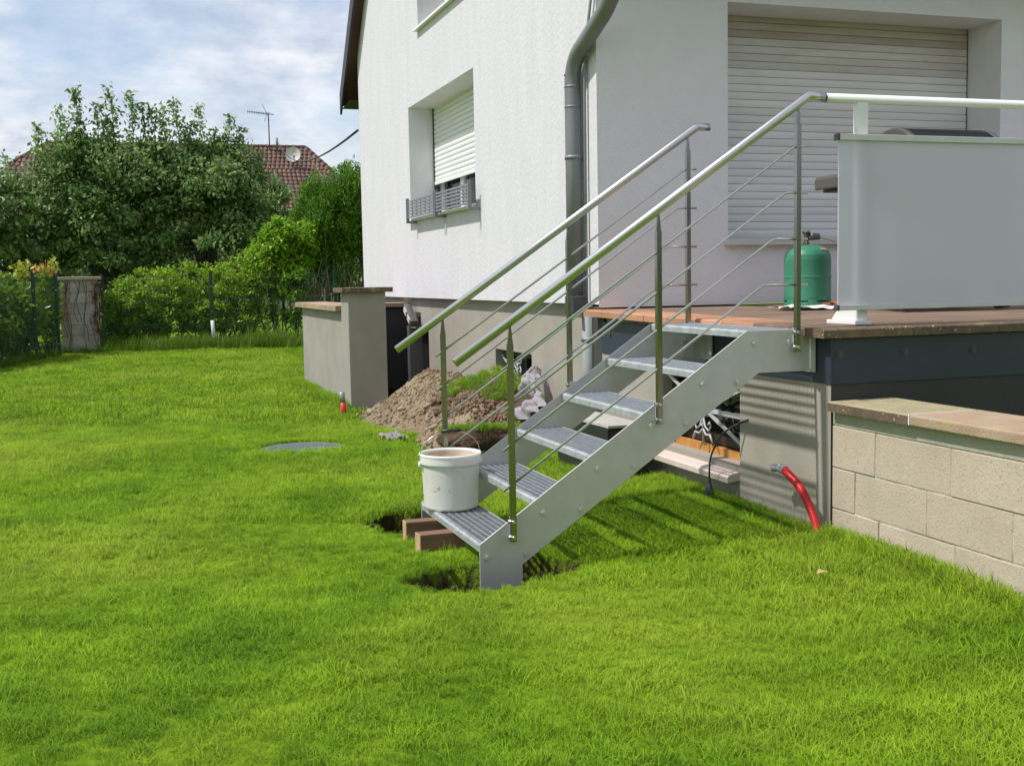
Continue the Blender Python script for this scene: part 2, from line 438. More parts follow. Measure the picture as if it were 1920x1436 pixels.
fresh_twig_m = mat("fresh_green_twig", (.10, .12, .05), rough=.8)
film_m = mat("crumpled_clear_film", (.36, .325, .345), (.29, .26, .28), scale=8, rough=.7, spec=.25, trans=.3)
bag_m = mat("white_paper_bag", (.74, .72, .68), rough=.6)
bag_red_m = mat("red_printed_bag", (.52, .06, .025), rough=.55)
lamp_m = mat("galvanised_lamp_housing", (.22, .21, .20), (.17, .165, .16), scale=20, rough=.4, metal=.6)
lid_m = mat("black_gloss_lid", (.010, .010, .014), rough=.4, spec=.25)
lid_cap_m = mat("grey_brown_cast_cap", (.085, .076, .07), rough=.45)
dry_leaf_m = mat("dry_tan_leaf", (.50, .33, .16), rough=.8)

def frosted():
    m = bpy.data.materials.new("frosted_acrylic_sheet"); m.use_nodes = True
    t = m.node_tree; t.nodes.clear(); L = t.links.new
    out = N(t, 'ShaderNodeOutputMaterial')
    d = N(t, 'ShaderNodeBsdfDiffuse'); d.inputs[0].default_value = (.83, .815, .88, 1)
    tr = N(t, 'ShaderNodeBsdfTranslucent'); tr.inputs[0].default_value = (.83, .815, .88, 1)
    rf = N(t, 'ShaderNodeBsdfRefraction'); rf.inputs['Color'].default_value = (.80, .83, .86, 1); rf.inputs['Roughness'].default_value = .42; rf.inputs['IOR'].default_value = 1.12
    gl = N(t, 'ShaderNodeBsdfGlossy'); gl.inputs['Color'].default_value = (1, 1, 1, 1); gl.inputs['Roughness'].default_value = .3
    a = N(t, 'ShaderNodeMixShader'); a.inputs[0].default_value = .40
    L(d.outputs[0], a.inputs[1]); L(tr.outputs[0], a.inputs[2])
    b = N(t, 'ShaderNodeMixShader'); b.inputs[0].default_value = .32
    L(a.outputs[0], b.inputs[1]); L(rf.outputs[0], b.inputs[2])
    c = N(t, 'ShaderNodeMixShader'); c.inputs[0].default_value = .06
    L(b.outputs[0], c.inputs[1]); L(gl.outputs[0], c.inputs[2])
    L(c.outputs[0], out.inputs['Surface'])
    return m
frosted_m = frosted()

def foliage(name, dark, light, rare=None, trans=.35, rough=.45, clump=1.3, hue=.0, patch=None, spec=.35, rare_th=.93, upn=0.0):
    """leaf / blade material: colour varies per leaf and by loose patches"""
    m = bpy.data.materials.new(name); m.use_nodes = True
    t = m.node_tree; p = t.nodes['Principled BSDF']; L = t.links.new
    out = t.nodes['Material Output']
    geo = N(t, 'ShaderNodeNewGeometry')
    mx = N(t, 'ShaderNodeMix', data_type='RGBA')
    mx.inputs[6].default_value = (*dark, 1); mx.inputs[7].default_value = (*light, 1)
    no = N(t, 'ShaderNodeTexNoise'); no.inputs['Scale'].default_value = clump; no.inputs['Detail'].default_value = 4
    L(geo.outputs['Position'], no.inputs['Vector'])
    mr = N(t, 'ShaderNodeMapRange'); mr.inputs[1].default_value = .32; mr.inputs[2].default_value = .68
    L(no.outputs['Fac'], mr.inputs[0])
    ad = N(t, 'ShaderNodeMath', operation='MULTIPLY_ADD'); ad.inputs[1].default_value = .5
    L(geo.outputs['Random Per Island'], ad.inputs[0])
    hf = N(t, 'ShaderNodeMath', operation='MULTIPLY'); hf.inputs[1].default_value = .5
    L(mr.outputs[0], hf.inputs[0]); L(hf.outputs[0], ad.inputs[2])
    L(ad.outputs[0], mx.inputs[0])
    col = mx.outputs[2]
    if patch:
        no2 = N(t, 'ShaderNodeTexNoise'); no2.inputs['Scale'].default_value = patch[0]; no2.inputs['Detail'].default_value = 5
        L(geo.outputs['Position'], no2.inputs['Vector'])
        m2 = N(t, 'ShaderNodeMapRange'); m2.inputs[1].default_value = patch[1]; m2.inputs[2].default_value = patch[2]; m2.inputs[4].default_value = patch[4]
        L(no2.outputs['Fac'], m2.inputs[0])
        mm = N(t, 'ShaderNodeMix', data_type='RGBA'); L(m2.outputs[0], mm.inputs[0]); L(col, mm.inputs[6]); mm.inputs[7].default_value = (*patch[3], 1)
        col = mm.outputs[2]
    if rare:
        gt = N(t, 'ShaderNodeMath', operation='GREATER_THAN'); gt.inputs[1].default_value = rare_th
        L(geo.outputs['Random Per Island'], gt.inputs[0])
        mm = N(t, 'ShaderNodeMix', data_type='RGBA'); L(gt.outputs[0], mm.inputs[0]); L(col, mm.inputs[6]); mm.inputs[7].default_value = (*rare, 1)
        col = mm.outputs[2]
    L(col, p.inputs['Base Color'])
    p.inputs['Roughness'].default_value = rough
    p.inputs['Specular IOR Level'].default_value = spec
    tr = N(t, 'ShaderNodeBsdfTranslucent')
    gm = N(t, 'ShaderNodeGamma'); gm.inputs[1].default_value = .85
    L(col, gm.inputs[0]); L(gm.outputs[0], tr.inputs[0])
    ms = N(t, 'ShaderNodeMixShader'); ms.inputs[0].default_value = trans
    if upn:      # short dense blades: light them like the turf surface they make up
        vm = N(t, 'ShaderNodeMix', data_type='VECTOR'); vm.inputs[0].default_value = upn
        L(geo.outputs['Normal'], vm.inputs[4]); vm.inputs[5].default_value = (0, 0, 1)
        vn_ = N(t, 'ShaderNodeVectorMath', operation='NORMALIZE'); L(vm.outputs[1], vn_.inputs[0]); L(vn_.outputs[0], p.inputs['Normal'])
    L(p.outputs[0], ms.inputs[1]); L(tr.outputs[0], ms.inputs[2]); L(ms.outputs[0], out.inputs['Surface'])
    return m

grass_m = foliage("lawn_grass", (.062, .165, .009), (.345, .555, .026), rare=(.55, .50, .18), rare_th=.97, trans=.28, rough=.6, clump=2.6, patch=(.55, .48, .70, (.40, .52, .05), .7), spec=.10, upn=.62)
weed_m = foliage("tall_weed_grass", (.075, .175, .010), (.20, .32, .03), rare=(.36, .36, .16), rare_th=.965, trans=.35, clump=1.5)
apple_m = foliage("apple_leaf", (.075, .165, .042), (.26, .40, .11), rare=(.40, .48, .22), rare_th=.90, trans=.42, rough=.42, clump=1.6)
hedge_m = foliage("privet_leaf", (.125, .27, .014), (.38, .56, .035), trans=.40, rough=.38, clump=2.2)
shrub_m = foliage("bright_shrub_leaf", (.12, .28, .016), (.34, .54, .04), trans=.35, rough=.38, clump=2.0)
thuja_m = foliage("conifer_spray", (.06, .17, .012), (.20, .38, .028), trans=.2, rough=.6, clump=2.0)
laurel_m = foliage("laurel_leaf", (.075, .19, .016), (.32, .47, .035), rare=(.30, .36, .03), rare_th=.90, trans=.3, rough=.35, clump=1.8)
red_leaf_m = foliage("red_young_leaf", (.42, .10, .05), (.55, .30, .06), trans=.3, rough=.4, clump=3)
dead_leaf_m = foliage("dead_vine_leaf", (.16, .05, .028), (.30, .10, .05), trans=.15, clump=4)
yellow_leaf_m = foliage("yellow_green_young_leaf", (.38, .42, .04), (.45, .50, .07), trans=.35, rough=.4, clump=3)

def lawn_soil():
    m = bpy.data.materials.new("lawn_ground"); m.use_nodes = True
    t = m.node_tree; p = t.nodes['Principled BSDF']; L = t.links.new
    geo = N(t, 'ShaderNodeNewGeometry')
    no = N(t, 'ShaderNodeTexNoise'); no.inputs['Scale'].default_value = 3.5; no.inputs['Detail'].default_value = 8
    L(geo.outputs['Position'], no.inputs['Vector'])
    g = N(t, 'ShaderNodeMix', data_type='RGBA'); g.inputs[6].default_value = (.10, .19, .006, 1); g.inputs[7].default_value = (.16, .25, .01, 1)
    L(no.outputs['Fac'], g.inputs[0])
    n2 = N(t, 'ShaderNodeTexNoise'); n2.inputs['Scale'].default_value = 40; n2.inputs['Detail'].default_value = 6
    L(geo.outputs['Position'], n2.inputs['Vector'])
    s = N(t, 'ShaderNodeMix', data_type='RGBA'); s.inputs[6].default_value = (.016, .010, .007, 1); s.inputs[7].default_value = (.050, .031, .020, 1)
    L(n2.outputs['Fac'], s.inputs[0])
    at = N(t, 'ShaderNodeAttribute'); at.attribute_name = 'bare'
    mx = N(t, 'ShaderNodeMix', data_type='RGBA')
    L(at.outputs['Fac'], mx.inputs[0]); L(g.outputs[2], mx.inputs[6]); L(s.outputs[2], mx.inputs[7])
    L(mx.outputs[2], p.inputs['Base Color']); p.inputs['Roughness'].default_value = .97
    p.inputs['Specular IOR Level'].default_value = .1
    bu = N(t, 'ShaderNodeBump'); bu.inputs['Strength'].default_value = .9; bu.inputs['Distance'].default_value = .03
    L(n2.outputs['Fac'], bu.inputs['Height']); L(bu.outputs[0], p.inputs['Normal'])
    return m
lawn_m = lawn_soil()

# ------------------------------------------------------------------ ground
HOLES = [(0.045, -0.06, 0.35, 0.185, 0.42), (0.045, 1.20, 0.27, 0.30, 0.38)]
MAN = (-0.15, 4.28, 0.335)
WELL = (0.98, 1.79, 7.05, 8.72)

def hole_d(x, y, h):
    a = np.arctan2((y - h[1]) / h[3], (x - h[0]) / h[2])
    wob = 1 + .07 * np.sin(3 * a + h[0] * 9) + .05 * np.sin(7 * a + 1) + .03 * np.sin(13 * a + 2)
    return (np.abs((x - h[0]) / h[2]) ** 2.6 + np.abs((y - h[1]) / h[3]) ** 2.6) ** (1 / 2.6) / wob

def base_z(x, y):
    z = .165 + .045 * smooth(.8, 1.65, x) * smooth(-2.2, .2, y) * (1 - smooth(3, 6, y))
    z = z + .010 * np.sin(1.1 * x + .7 * y) + .008 * np.sin(2.3 * x - 1.7 * y + 1) + .006 * np.sin(4.1 * y + 2.9 * x)
    z = z - .02 * smooth(-1, -3, y)
    return z

def ground_z(x, y):
    x = np.asarray(x, float); y = np.asarray(y, float)
    z = base_z(x, y)
    for h in HOLES:
        z = z - h[4] * smooth(1.06, .90, hole_d(x, y, h))
    dm = np.hypot(x - MAN[0], y - MAN[1])
    z = z - .07 * smooth(MAN[2] + .045, MAN[2] + .01, dm)
    inw = (x > WELL[0]) & (x < WELL[1]) & (y > WELL[2]) & (y < WELL[3])
    return np.where(inw, -1.0, z)

def lines(spec):
    out = []
    for a, b, st in spec:
        out += list(np.arange(a, b - 1e-6, st))
    return out
xs = sorted(set(np.round(lines([(-900, -100, 200), (-100, -20, 20), (-20, -6, 2), (-6, -.8, .2), (-.8, .62, .025), (.62, 2.0, .06), (2.0, 6, .5), (6, 30, 4), (30, 100, 20), (100, 901, 200)]) + [WELL[0], WELL[0] + .004, WELL[1] - .004, WELL[1]], 4)))
ys = sorted(set(np.round(lines([(-900, -100, 200), (-100, -20, 20), (-20, -5, 3), (-5, -.4, .12), (-.4, 1.62, .025), (1.62, 3.8, .12), (3.8, 4.8, .04), (4.8, 10, .2), (10, 24, .5), (24, 60, 6), (60, 100, 20), (100, 1501, 200)]) + [WELL[2], WELL[2] + .004, WELL[3] - .004, WELL[3]], 4)))
X, Y = np.meshgrid(xs, ys)
Z = ground_z(X, Y)
Xj = X + np.where((np.abs(X) < 2) & (Y < 5), 0, 0)
V = np.stack([Xj.ravel(), Y.ravel(), Z.ravel()], 1)
nx, ny = len(xs), len(ys)
ii, jj = np.meshgrid(np.arange(nx - 1), np.arange(ny - 1))
a = (jj * nx + ii).ravel()
F = np.stack([a, a + 1, a + nx + 1, a + nx], 1)
me = mesh_np("lawn", V, F, True)
bare = np.zeros(len(V), np.float32)
xv, yv = V[:, 0], V[:, 1]
for h in HOLES:
    bare = np.maximum(bare, smooth(1.13, 1.03, hole_d(xv, yv, h)))
bare = np.maximum(bare, smooth(MAN[2] + .07, MAN[2] + .03, np.hypot(xv - MAN[0], yv - MAN[1])))
bare = np.maximum(bare, ((xv > .55) & (xv < 1.9) & (yv > 3.0) & (yv < 8.8)) * 1.0)
bare = np.maximum(bare, ((xv > 1.6) & (yv > -.2) & (yv < 11.2)) * 1.0)
at = me.attributes.new('bare', 'FLOAT', 'POINT'); at.data.foreach_set('value', bare.astype(np.float32))
lawn = link("lawn", me, lawn_m)
tag(lawn, kind='structure')

# ------------------------------------------------------------------ house
house = thing("house", "white rendered house with grey plinth, roller shutters and a dark roof edge", "house", (1.7246, 2.7106, 0.2))
XG, YC, YF = 1.7246, 2.7106, 11.05
ZB = 1.2683
EAVE, SLOPE, RIDGE_Y = 3.85, 1.08, (2.7106 + 11.05) / 2
def roof_z(y): return 4.52 + SLOPE * (min(y - YC, YF - y))

def wall_cols(mb, to3, ub, zl, zbot, ztop, openings, depth, nrm):
    """front sheet with openings and their reveals; to3(u, z, d) gives a point d behind the face"""
    V = {}
    def vid(u, z, d):
        k = (round(u, 4), round(z, 4), round(d, 4))
        if k not in V:
            V[k] = len(mb.v); mb.v.append(to3(u, z, d))
        return V[k]
    ub = sorted(set(round(u, 4) for u in ub))
    for u0, u1 in zip(ub[:-1], ub[1:]):
        t0, t1 = ztop(u0), ztop(u1)
        zz = [zbot] + [z for z in sorted(zl) if zbot + 1e-4 < z < min(t0, t1) - 1e-3]
        for k in range(len(zz)):
            lo = zz[k]
            last = k == len(zz) - 1
            mid = (u0 + u1) / 2
            hi0, hi1 = (t0, t1) if last else (zz[k + 1], zz[k + 1])
            zm = (lo + min(hi0, hi1)) / 2
            if any(o[0] < mid < o[1] and o[2] < zm < o[3] for o in openings):
                continue
            mb.f.append([vid(u0, lo, 0), vid(u1, lo, 0), vid(u1, hi1, 0), vid(u0, hi0, 0)]); mb.s.append(False)

def reveal(mb, to3, o, depth, floor=True):
    u0, u1, z0, z1 = o
    q = lambda u, z, d: to3(u, z, d)
    mb.add([q(u0, z0, 0), q(u0, z1, 0), q(u0, z1, depth), q(u0, z0, depth)], [(0, 1, 2, 3)])
    mb.add([q(u1, z0, 0), q(u1, z1, 0), q(u1, z1, depth), q(u1, z0, depth)], [(0, 1, 2, 3)])
    mb.add([q(u0, z1, 0), q(u1, z1, 0), q(u1, z1, depth), q(u0, z1, depth)], [(0, 1, 2, 3)])
    if floor:
        mb.add([q(u0, z0, 0), q(u1, z0, 0), q(u1, z0, depth), q(u0, z0, depth)], [(0, 1, 2, 3)])

gab = lambda u, z, d: (XG + d, u, z)
W1 = (5.638, 8.209, 2.165, 3.4125)
W2 = (5.2, 7.676, 4.19, 5.35)
mb = MB()
wall_cols(mb, gab, [YC, W1[0], W1[1], W2[0], W2[1], RIDGE_Y, 10.2, YF] + list(np.arange(3.2, 11, .8)), [W1[2], W1[3], W2[2], W2[3]], ZB, roof_z, [W1, W2], .3, None)
# thickness: bottom edge and far end return
mb.add([(XG, YC, ZB), (XG, YF, ZB), (XG + .3, YF, ZB), (XG + .3, YC, ZB)], [(0, 1, 2, 3)])
mb.add([(XG, YF, ZB), (XG, YF, 4.5), (7.5, YF, 4.5), (7.5, YF, ZB)], [(0, 1, 2, 3)])
gable = mb.build("gable_wall", render_wall, house, recalc=False)
mb = MB(); reveal(mb, gab, W1, .30); reveal(mb, gab, W2, .30)
mb.build("window_reveal", render_reveal, house, recalc=False)
# side wall above the terrace
side = lambda u, z, d: (u, YC + d, z)
SH = (2.744, 5.150, 1.70, 3.398)
mb = MB()
ZW = 1.246
wall_cols(mb, side, [XG, SH[0], SH[1], 7.5] + list(np.arange(1.9, 7.4, .6)), [SH[2], SH[3]], ZW, lambda u: 4.40, [SH], .38, None)
mb.add([(XG, YC, ZW), (7.5, YC, ZW), (7.5, YC + .3, ZW), (XG, YC + .3, ZW)], [(0, 1, 2, 3)])
mb.add([(7.5, YC, ZW), (7.5, YC, 4.4), (7.5, YF, 4.4), (7.5, YF, ZW)], [(0, 1, 2, 3)])
mb.build("side_wall", side_render, house, recalc=False)
mb = MB(); reveal(mb, side, SH, .38); mb.build("window_reveal", render_reveal, house, recalc=False)
# plinth under the gable, set back
XP = 1.795
plg = lambda u, z, d: (XP + d, u, z)
DOOR = (7.80, 8.69, -1.0, .905)
BW = (4.345, 5.344, .30, .824)
mb = MB()
wall_cols(mb, plg, [YC, BW[0], BW[1], DOOR[0], DOOR[1], YF - .1], [BW[2], BW[3], DOOR[3]], -1.05, lambda u: ZB + .02, [BW, DOOR], .2, None)
reveal(mb, plg, BW, .20); reveal(mb, plg, DOOR, .18)
mb.add([(XP, YF - .1, -1), (XP, YF - .1, ZB + .02), (7.5, YF - .1, ZB + .02), (7.5, YF - .1, -1)], [(0, 1, 2, 3)])
mb.add([(XP, YC + .004, -1), (XP, YC + .004, ZB - .04), (XP + .3, YC + .004, ZB - .04), (XP + .3, YC + .004, -1)], [(0, 1, 2, 3)])
mb.build("plinth_wall", plinth_m, house, recalc=False)
# basement door, mostly hidden by the soil
d = MB().box(XP + .14, DOOR[0] + .03, -1.0, XP + .18, DOOR[1] - .03, .88).build("basement_door", frame_m, house, bevel=.004)
MB().box(XP + .12, DOOR[0] + .1, -.55, XP + .139, DOOR[1] - .1, .72).build("door_panel", glass_dark_m, d)
MB().tube([(XP + .10, 7.93, -.05), (XP + .10, 7.93, .07)], .01, 8).build("handle", steel_m, d)

# roof with verge and soffit
mb = MB()
XO, YO = 1.600, 11.62
for sgn in (1, -1):
    y_e = YO if sgn > 0 else 2 * RIDGE_Y - YO
    ze = 4.52 - SLOPE * (YO - YF); zr = roof_z(RIDGE_Y)
    poly = [(y_e, ze + .02), (RIDGE_Y, zr + .02), (RIDGE_Y, zr + .26), (y_e, ze + .20)]
    mb.prism(poly, 'x', XO, 8.4)
roof = mb.build("roof", ridge_m, house)
mb = MB()
for sgn in (1, -1):
    y_e = YO if sgn > 0 else 2 * RIDGE_Y - YO
    ze = 4.52 - SLOPE * (YO - YF); zr = roof_z(RIDGE_Y)
    mb.prism([(y_e, ze - .10), (RIDGE_Y, zr - .08), (RIDGE_Y, zr + .28), (y_e, ze + .18)], 'x', XO - .03, XO - .002)
mb.build("verge_board", roof_edge_m, roof)
mb = MB()
for sgn in (1, -1):
    y_e = YO if sgn > 0 else 2 * RIDGE_Y - YO
    yw = YF if sgn > 0 else YC
    ze = 4.52 - SLOPE * (YO - YF)
    MB().add([(XO, y_e, ze - .02), (8.4, y_e, ze - .02), (8.4, yw, ze + .02), (XO, yw, ze + .02)], [(0, 1, 2, 3)]).build("soffit", soffit_m, roof, recalc=False)
gy = 2 * RIDGE_Y - YO
mb = MB()
prof = [(gy - .02 + .075 * math.cos(q), 3.92 + .075 * math.sin(q)) for q in np.linspace(math.pi, 2 * math.pi, 9)]
prof += [(gy - .02 + .068 * math.cos(q), 3.922 + .068 * math.sin(q)) for q in np.linspace(2 * math.pi, math.pi, 9)]
mb.prism(prof, 'x', 1.58, 8.4, sm=True)
mb.build("gutter", zinc_m, roof)
MB().tube([(1.61, gy + .45 + .6, ze - .02), (1.61, YO - .05, ze - .02)], .004, 6) if False else None
# downpipe
path = fillet([(1.655, gy, 3.86), (1.655, gy, 3.40), (1.655, 2.34, 3.22), (1.655, 2.985, 2.98), (1.655, 2.985, 2.6), (1.655, 2.985, 1.33)], .26, 7)
dp = MB().tube(path, .057, 20).build("downpipe", zinc_m, house)
for z in (2.66, 2.80, 2.885):
    MB().tube([(1.655, 2.985, z), (1.655, 2.985, z + .014)], .0588, 20).build("pipe_collar", zinc_m, dp)
MB().tube([(1.655, 2.985, 2.30), (1.655, 2.985, 2.325)], .063, 20).add([(1.70, 2.97, 2.30), (1.726, 2.97, 2.30), (1.726, 3.0, 2.30), (1.70, 3.0, 2.30), (1.70, 2.97, 2.325), (1.726, 2.97, 2.325), (1.726, 3.0, 2.325), (1.70, 3.0, 2.325)],
   [(0, 3, 2, 1), (4, 5, 6, 7), (0, 1, 5, 4), (1, 2, 6, 5), (2, 3, 7, 6), (3, 0, 4, 7)]).build("pipe_clamp", zinc_m, dp)
sh = MB().prism([(2.90, 1.20), (3.07, 1.20), (3.055, 1.33), (2.915, 1.33)], 'x', 1.60, 1.77).build("pipe_shoe", dark_cap_m, dp, bevel=.01)
MB().tube([(1.735, 2.925, 1.21), (1.735, 2.925, .2)], .052, 18).build("lower_pipe", old_zinc_m, dp)
MB().tube([(1.735, 2.925, 1.00), (1.735, 2.925, 1.03)], .058, 18).build("pipe_collar", zinc_m, dp)
MB().tube(fillet([(1.70, 2.66, 3.6), (1.70, 2.86, 3.0), (1.70, 2.87, 2.7), (1.70, 2.875, 1.30)], .12, 5), .011, 8).build("cable_conduit", zinc_m, house)
MB().box(1.74, 2.66, .2, 1.79, 2.86, 1.19).build("dark_corner_post", dark_shaded_plinth_m, house)

# gable window
def slat_mesh(name, length, h, axis, t=.012):
    """one shutter slat, bowed outwards; origin at its lower middle"""
    n = 5
    out = []
    for k in range(n + 1):
        q = k / n
        out.append((-t * (.45 + .55 * math.sin(math.pi * min(1, max(0, q)))), .002 + (h - .0035) * q))
    prof = out + [(0.004, h - .0015), (0.004, .002)]
    m_ = MB()
    if axis == 'y':      # slat runs along y, faces -x
        m_.prism([(0, 0)] * 0 + prof, 'y', -length / 2, length / 2, sm=False)
    else:                # slat runs along x, faces -y
        m_.prism(prof, 'x', -length / 2, length / 2, sm=False)
    return m_.mesh(name)
xw = XG + .30
win = thing("window", None, None, (xw, 6.92, 2.165)); win.parent = house; win.location = win.location - WO[house.name]
pitch = .0535
sm_ = slat_mesh("slat", W1[1] - W1[0] - .06, pitch, 'y')
sm_.materials.append(pvc_m)
k = 0; z = 2.585
while z < 3.40:
    o = link("slat", sm_, None, win, (xw + .0, (W1[0] + W1[1]) / 2, z)); z += pitch
MB().box(xw - .018, W1[0] + .03, 2.548, xw + .004, W1[1] - .03, 2.586).build("bottom_rail", pvc_m, win, bevel=.002)
MB().box(xw - .02, W1[1] - .028, 2.165, xw + .03, W1[1] - .002, 3.41).build("guide_rail", dark_cap_m, win)
MB().box(xw - .02, W1[0] + .002, 2.165, xw + .03, W1[0] + .028, 3.41).build("guide_rail", dark_cap_m, win)
mb = MB()
fx0, fx1 = xw + .055, xw + .11
for y0, y1 in ((W1[0], W1[0] + .06), (6.45, 6.58), (7.25, 7.38), (W1[1] - .09, W1[1])):
    mb.box(fx0, y0, 2.165, fx1, y1, 3.41)
mb.box(fx0 + .004, W1[0], 2.165, fx1 - .004, W1[1], 2.25)
mb.build("window_frame", pvc_m, win, bevel=.004)
MB().box(fx0 + .03, W1[0] + .05, 2.24, fx0 + .04, W1[1] - .05, 3.4).build("glass", glass_dark_m, win)
mb = MB().box(fx0 + .06, W1[0] + .05, 2.2, fx0 + .075, 6.3, 3.4)
mb.build("curtain", bag_m, win)
streak_m = mat("dark_rain_streak", (.46, .46, .45), (.58, .58, .575), scale=30, stretch=(1, 1, .3), rough=.95)
for ys_, ln_ in ((7.80, .26), (6.70, .22), (5.52, .30), (7.2, .12)):
    MB().add([(XG - .0015, ys_ - .009, 2.126), (XG - .0015, ys_ + .009, 2.126), (XG - .0015, ys_ + .004, 2.126 - ln_ * .6), (XG - .0015, ys_, 2.126 - ln_)], [(0, 1, 2, 3)]).build("rain_streak", streak_m, house, recalc=False)
mb = MB().prism([(XG - .065, 2.128), (XG + .30, 2.150), (XG + .30, 2.166), (XG - .065, 2.150)], 'y', W1[0] - .015, W1[1] + .03)
mb.build("window_sill", white_alu_m, win, bevel=.002)
# upper window
win2 = thing("window", None, None, (xw, 6.4, 4.19)); win2.parent = house; win2.location = win2.location - WO[house.name]
MB().prism([(XG - .05, 4.150), (XG + .30, 4.172), (XG + .30, 4.195), (XG - .05, 4.176)], 'y', W2[0] - .02, W2[1] + .03).build("window_sill", white_alu_m, win2, bevel=.002)
mb = MB()
for y0, y1 in ((W2[0], W2[0] + .08), (6.0, 6.1), (6.8, 6.9), (W2[1] - .08, W2[1])):
    mb.box(xw, y0, 4.195, xw + .06, y1, 5.34)
mb.box(xw + .003, W2[0], 4.195, xw + .057, W2[1], 4.28)
mb.build("window_frame", pvc_m, win2, bevel=.004)
MB().box(xw + .03, W2[0] + .05, 4.25, xw + .04, W2[1] - .05, 5.34).build("glass", glass_dark_m, win2)

# roller shutter of the terrace window
win3 = thing("window", None, None, (3.947, YC + .38, 1.7)); win3.parent = house; win3.location = win3.location - WO[house.name]
pitch = .0575
smA = slat_mesh("slat", SH[1] - SH[0] - .03, pitch, 'x', .008); smA.materials.append(shutter_m)
smB = slat_mesh("slat", SH[1] - SH[0] - .03, pitch, 'x', .008); smB.materials.append(dusty_slat_m)
smC = smA.copy(); smC.materials.clear(); smC.materials.append(mid_slat_m)
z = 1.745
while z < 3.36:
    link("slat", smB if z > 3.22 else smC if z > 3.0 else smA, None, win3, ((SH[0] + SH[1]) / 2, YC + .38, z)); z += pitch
MB().box(SH[0] + .002, YC + .36, 1.70, SH[1] - .002, YC + .376, 1.748).build("bottom_rail", grey_alu_m, win3, bevel=.002)
MB().box(SH[0] + .002, YC + .383, 1.70, SH[1] - .002, YC + .40, 3.397).build("shutter_backing", dark_cap_m, win3)
MB().prism([(YC - .06, 1.672), (YC + .38, 1.690), (YC + .38, 1.702), (YC - .06, 1.716)], 'x', SH[0] - .03, SH[1] + .03).build("window_sill", grey_alu_m, win3, bevel=.002)
MB().tube([(2.80, YC + .355, 1.76), (2.80, YC + .32, 1.74), (2.80, YC + .32, 1.79)], .006, 8).build("shutter_latch", grey_alu_m, win3)

def scroll(c, r0, turns, start, sgn, flip=1, n=26):
    pts = []
    for k in range(n):
        t = k / (n - 1)
        q = start + sgn * turns * 2 * math.pi * t
        r = r0 * (1 - .8 * t)
        pts.append((c[0], c[1] + flip * r * math.cos(q), c[2] + r * math.sin(q)))
    return pts

def grille(parent, x, y0, y1, z0, z1):
    """wrought iron window grille: crossed flat bars, a stem and pairs of scrolls"""
    cy, cz = (y0 + y1) / 2, (z0 + z1) / 2
    h, w = z1 - z0, y1 - y0
    for dz in (h * .42, 0, -h * .42):
        d = Vector((0, w, 2 * dz)); ang = math.atan2(2 * dz, w)
        MB().obox((x, cy, cz), (.010, d.length, .026 if dz == 0 else .02), (ang, 0, 0)).build("flat_bar", iron_m, parent)
    MB().tube([(x - .014, cy, z0 + .02), (x - .014, cy, z1 - .02)], .007, 8).build("stem", iron_m, parent)
    for s in (1, -1):
        for sv in (1, -1):
            mb = MB()
            mb.tube([(x - .016, cy + s * .006, cz + sv * h * .10), (x - .018, cy + s * .03, cz + sv * h * .22), (x - .018, cy + s * .075, cz + sv * h * .27),
                     (x - .018, cy + s * .10, cz + sv * h * .20), (x - .018, cy + s * .085, cz + sv * h * .15), (x - .018, cy + s * .065, cz + sv * h * .19)], .006, 6)
            mb.tube([(x - .016, cy + s * .004, cz + sv * h * .26), (x - .018, cy + s * .04, cz + sv * h * .33), (x - .018, cy + s * .09, cz + sv * h * .32),
                     (x - .018, cy + s * .12, cz + sv * h * .42)], .006, 6)
            mb.build("scroll", iron_m, parent)
    MB().lathe([(.001, -.022), (.018, -.018), (.018, .018), (.001, .022)], (x - .016, cy, cz), 12).build("rosette", iron_m, parent)
    for s in (1, -1): MB().obox((x - .014, cy, cz + s * h * .2), (.024, .03, .014)).build("collar", iron_m, parent)

def part_empty(name, parent, loc):
    e = bpy.data.objects.new(name, None); e.empty_display_size = .05
    COL.objects.link(e); e.parent = parent; e.location = Vector(loc) - WO[parent.name]; WO[e.name] = Vector(loc)
    return e

bw = part_empty("basement_window", house, (XP + .1, 4.85, .3))
MB().box(XP + .15, BW[0], .30, XP + .18, BW[1], .824).build("glass", glass_dark_m, bw)
mb = MB()
for a_, b_ in ((BW[0], BW[0] + .06), (4.82, 4.87), (BW[1] - .06, BW[1])): mb.box(XP + .12, a_, .30, XP + .149, b_, .823)
mb.box(XP + .123, BW[0], .76, XP + .147, BW[1], .822).box(XP + .123, BW[0], .30, XP + .147, BW[1], .36)
mb.build("window_frame", frame_m, bw, bevel=.003)
grille(bw, XP + .06, BW[0] + .01, BW[1] - .01, .33, .80)

# ------------------------------------------------------------------ terrace
XB, YB, XBASE, YBASE = 1.695, -.145, 1.702, -.138
def terr_z(y): return 1.2 + .0115 * (y + .18)
terr = thing("terrace", "raised terrace with brown slabs on an anthracite steel edge beam beside the house", "terrace", (1.7, -.14, .2))
# floor tiles
tm = MB().box(-.248, -.272, -.03, .248, .272, 0).mesh("floor_tile"); tm.materials.append(tile_m)
y = .12 + .2735
for j in range(5):
    for i in range(10):
        x = 1.93 + .25 + i * .5
        o = link("floor_tile", tm, None, terr, (x, y + j * .547, terr_z(y + j * .547) + random.uniform(-.001, .001)))
        o.rotation_euler = (.0115, 0, 0)
MB().prism([(-.10, 1.155), (2.70, 1.187), (2.70, 1.06), (-.10, 1.06)], 'x', 1.76, 7.0).build("concrete_deck", plinth_m, terr)
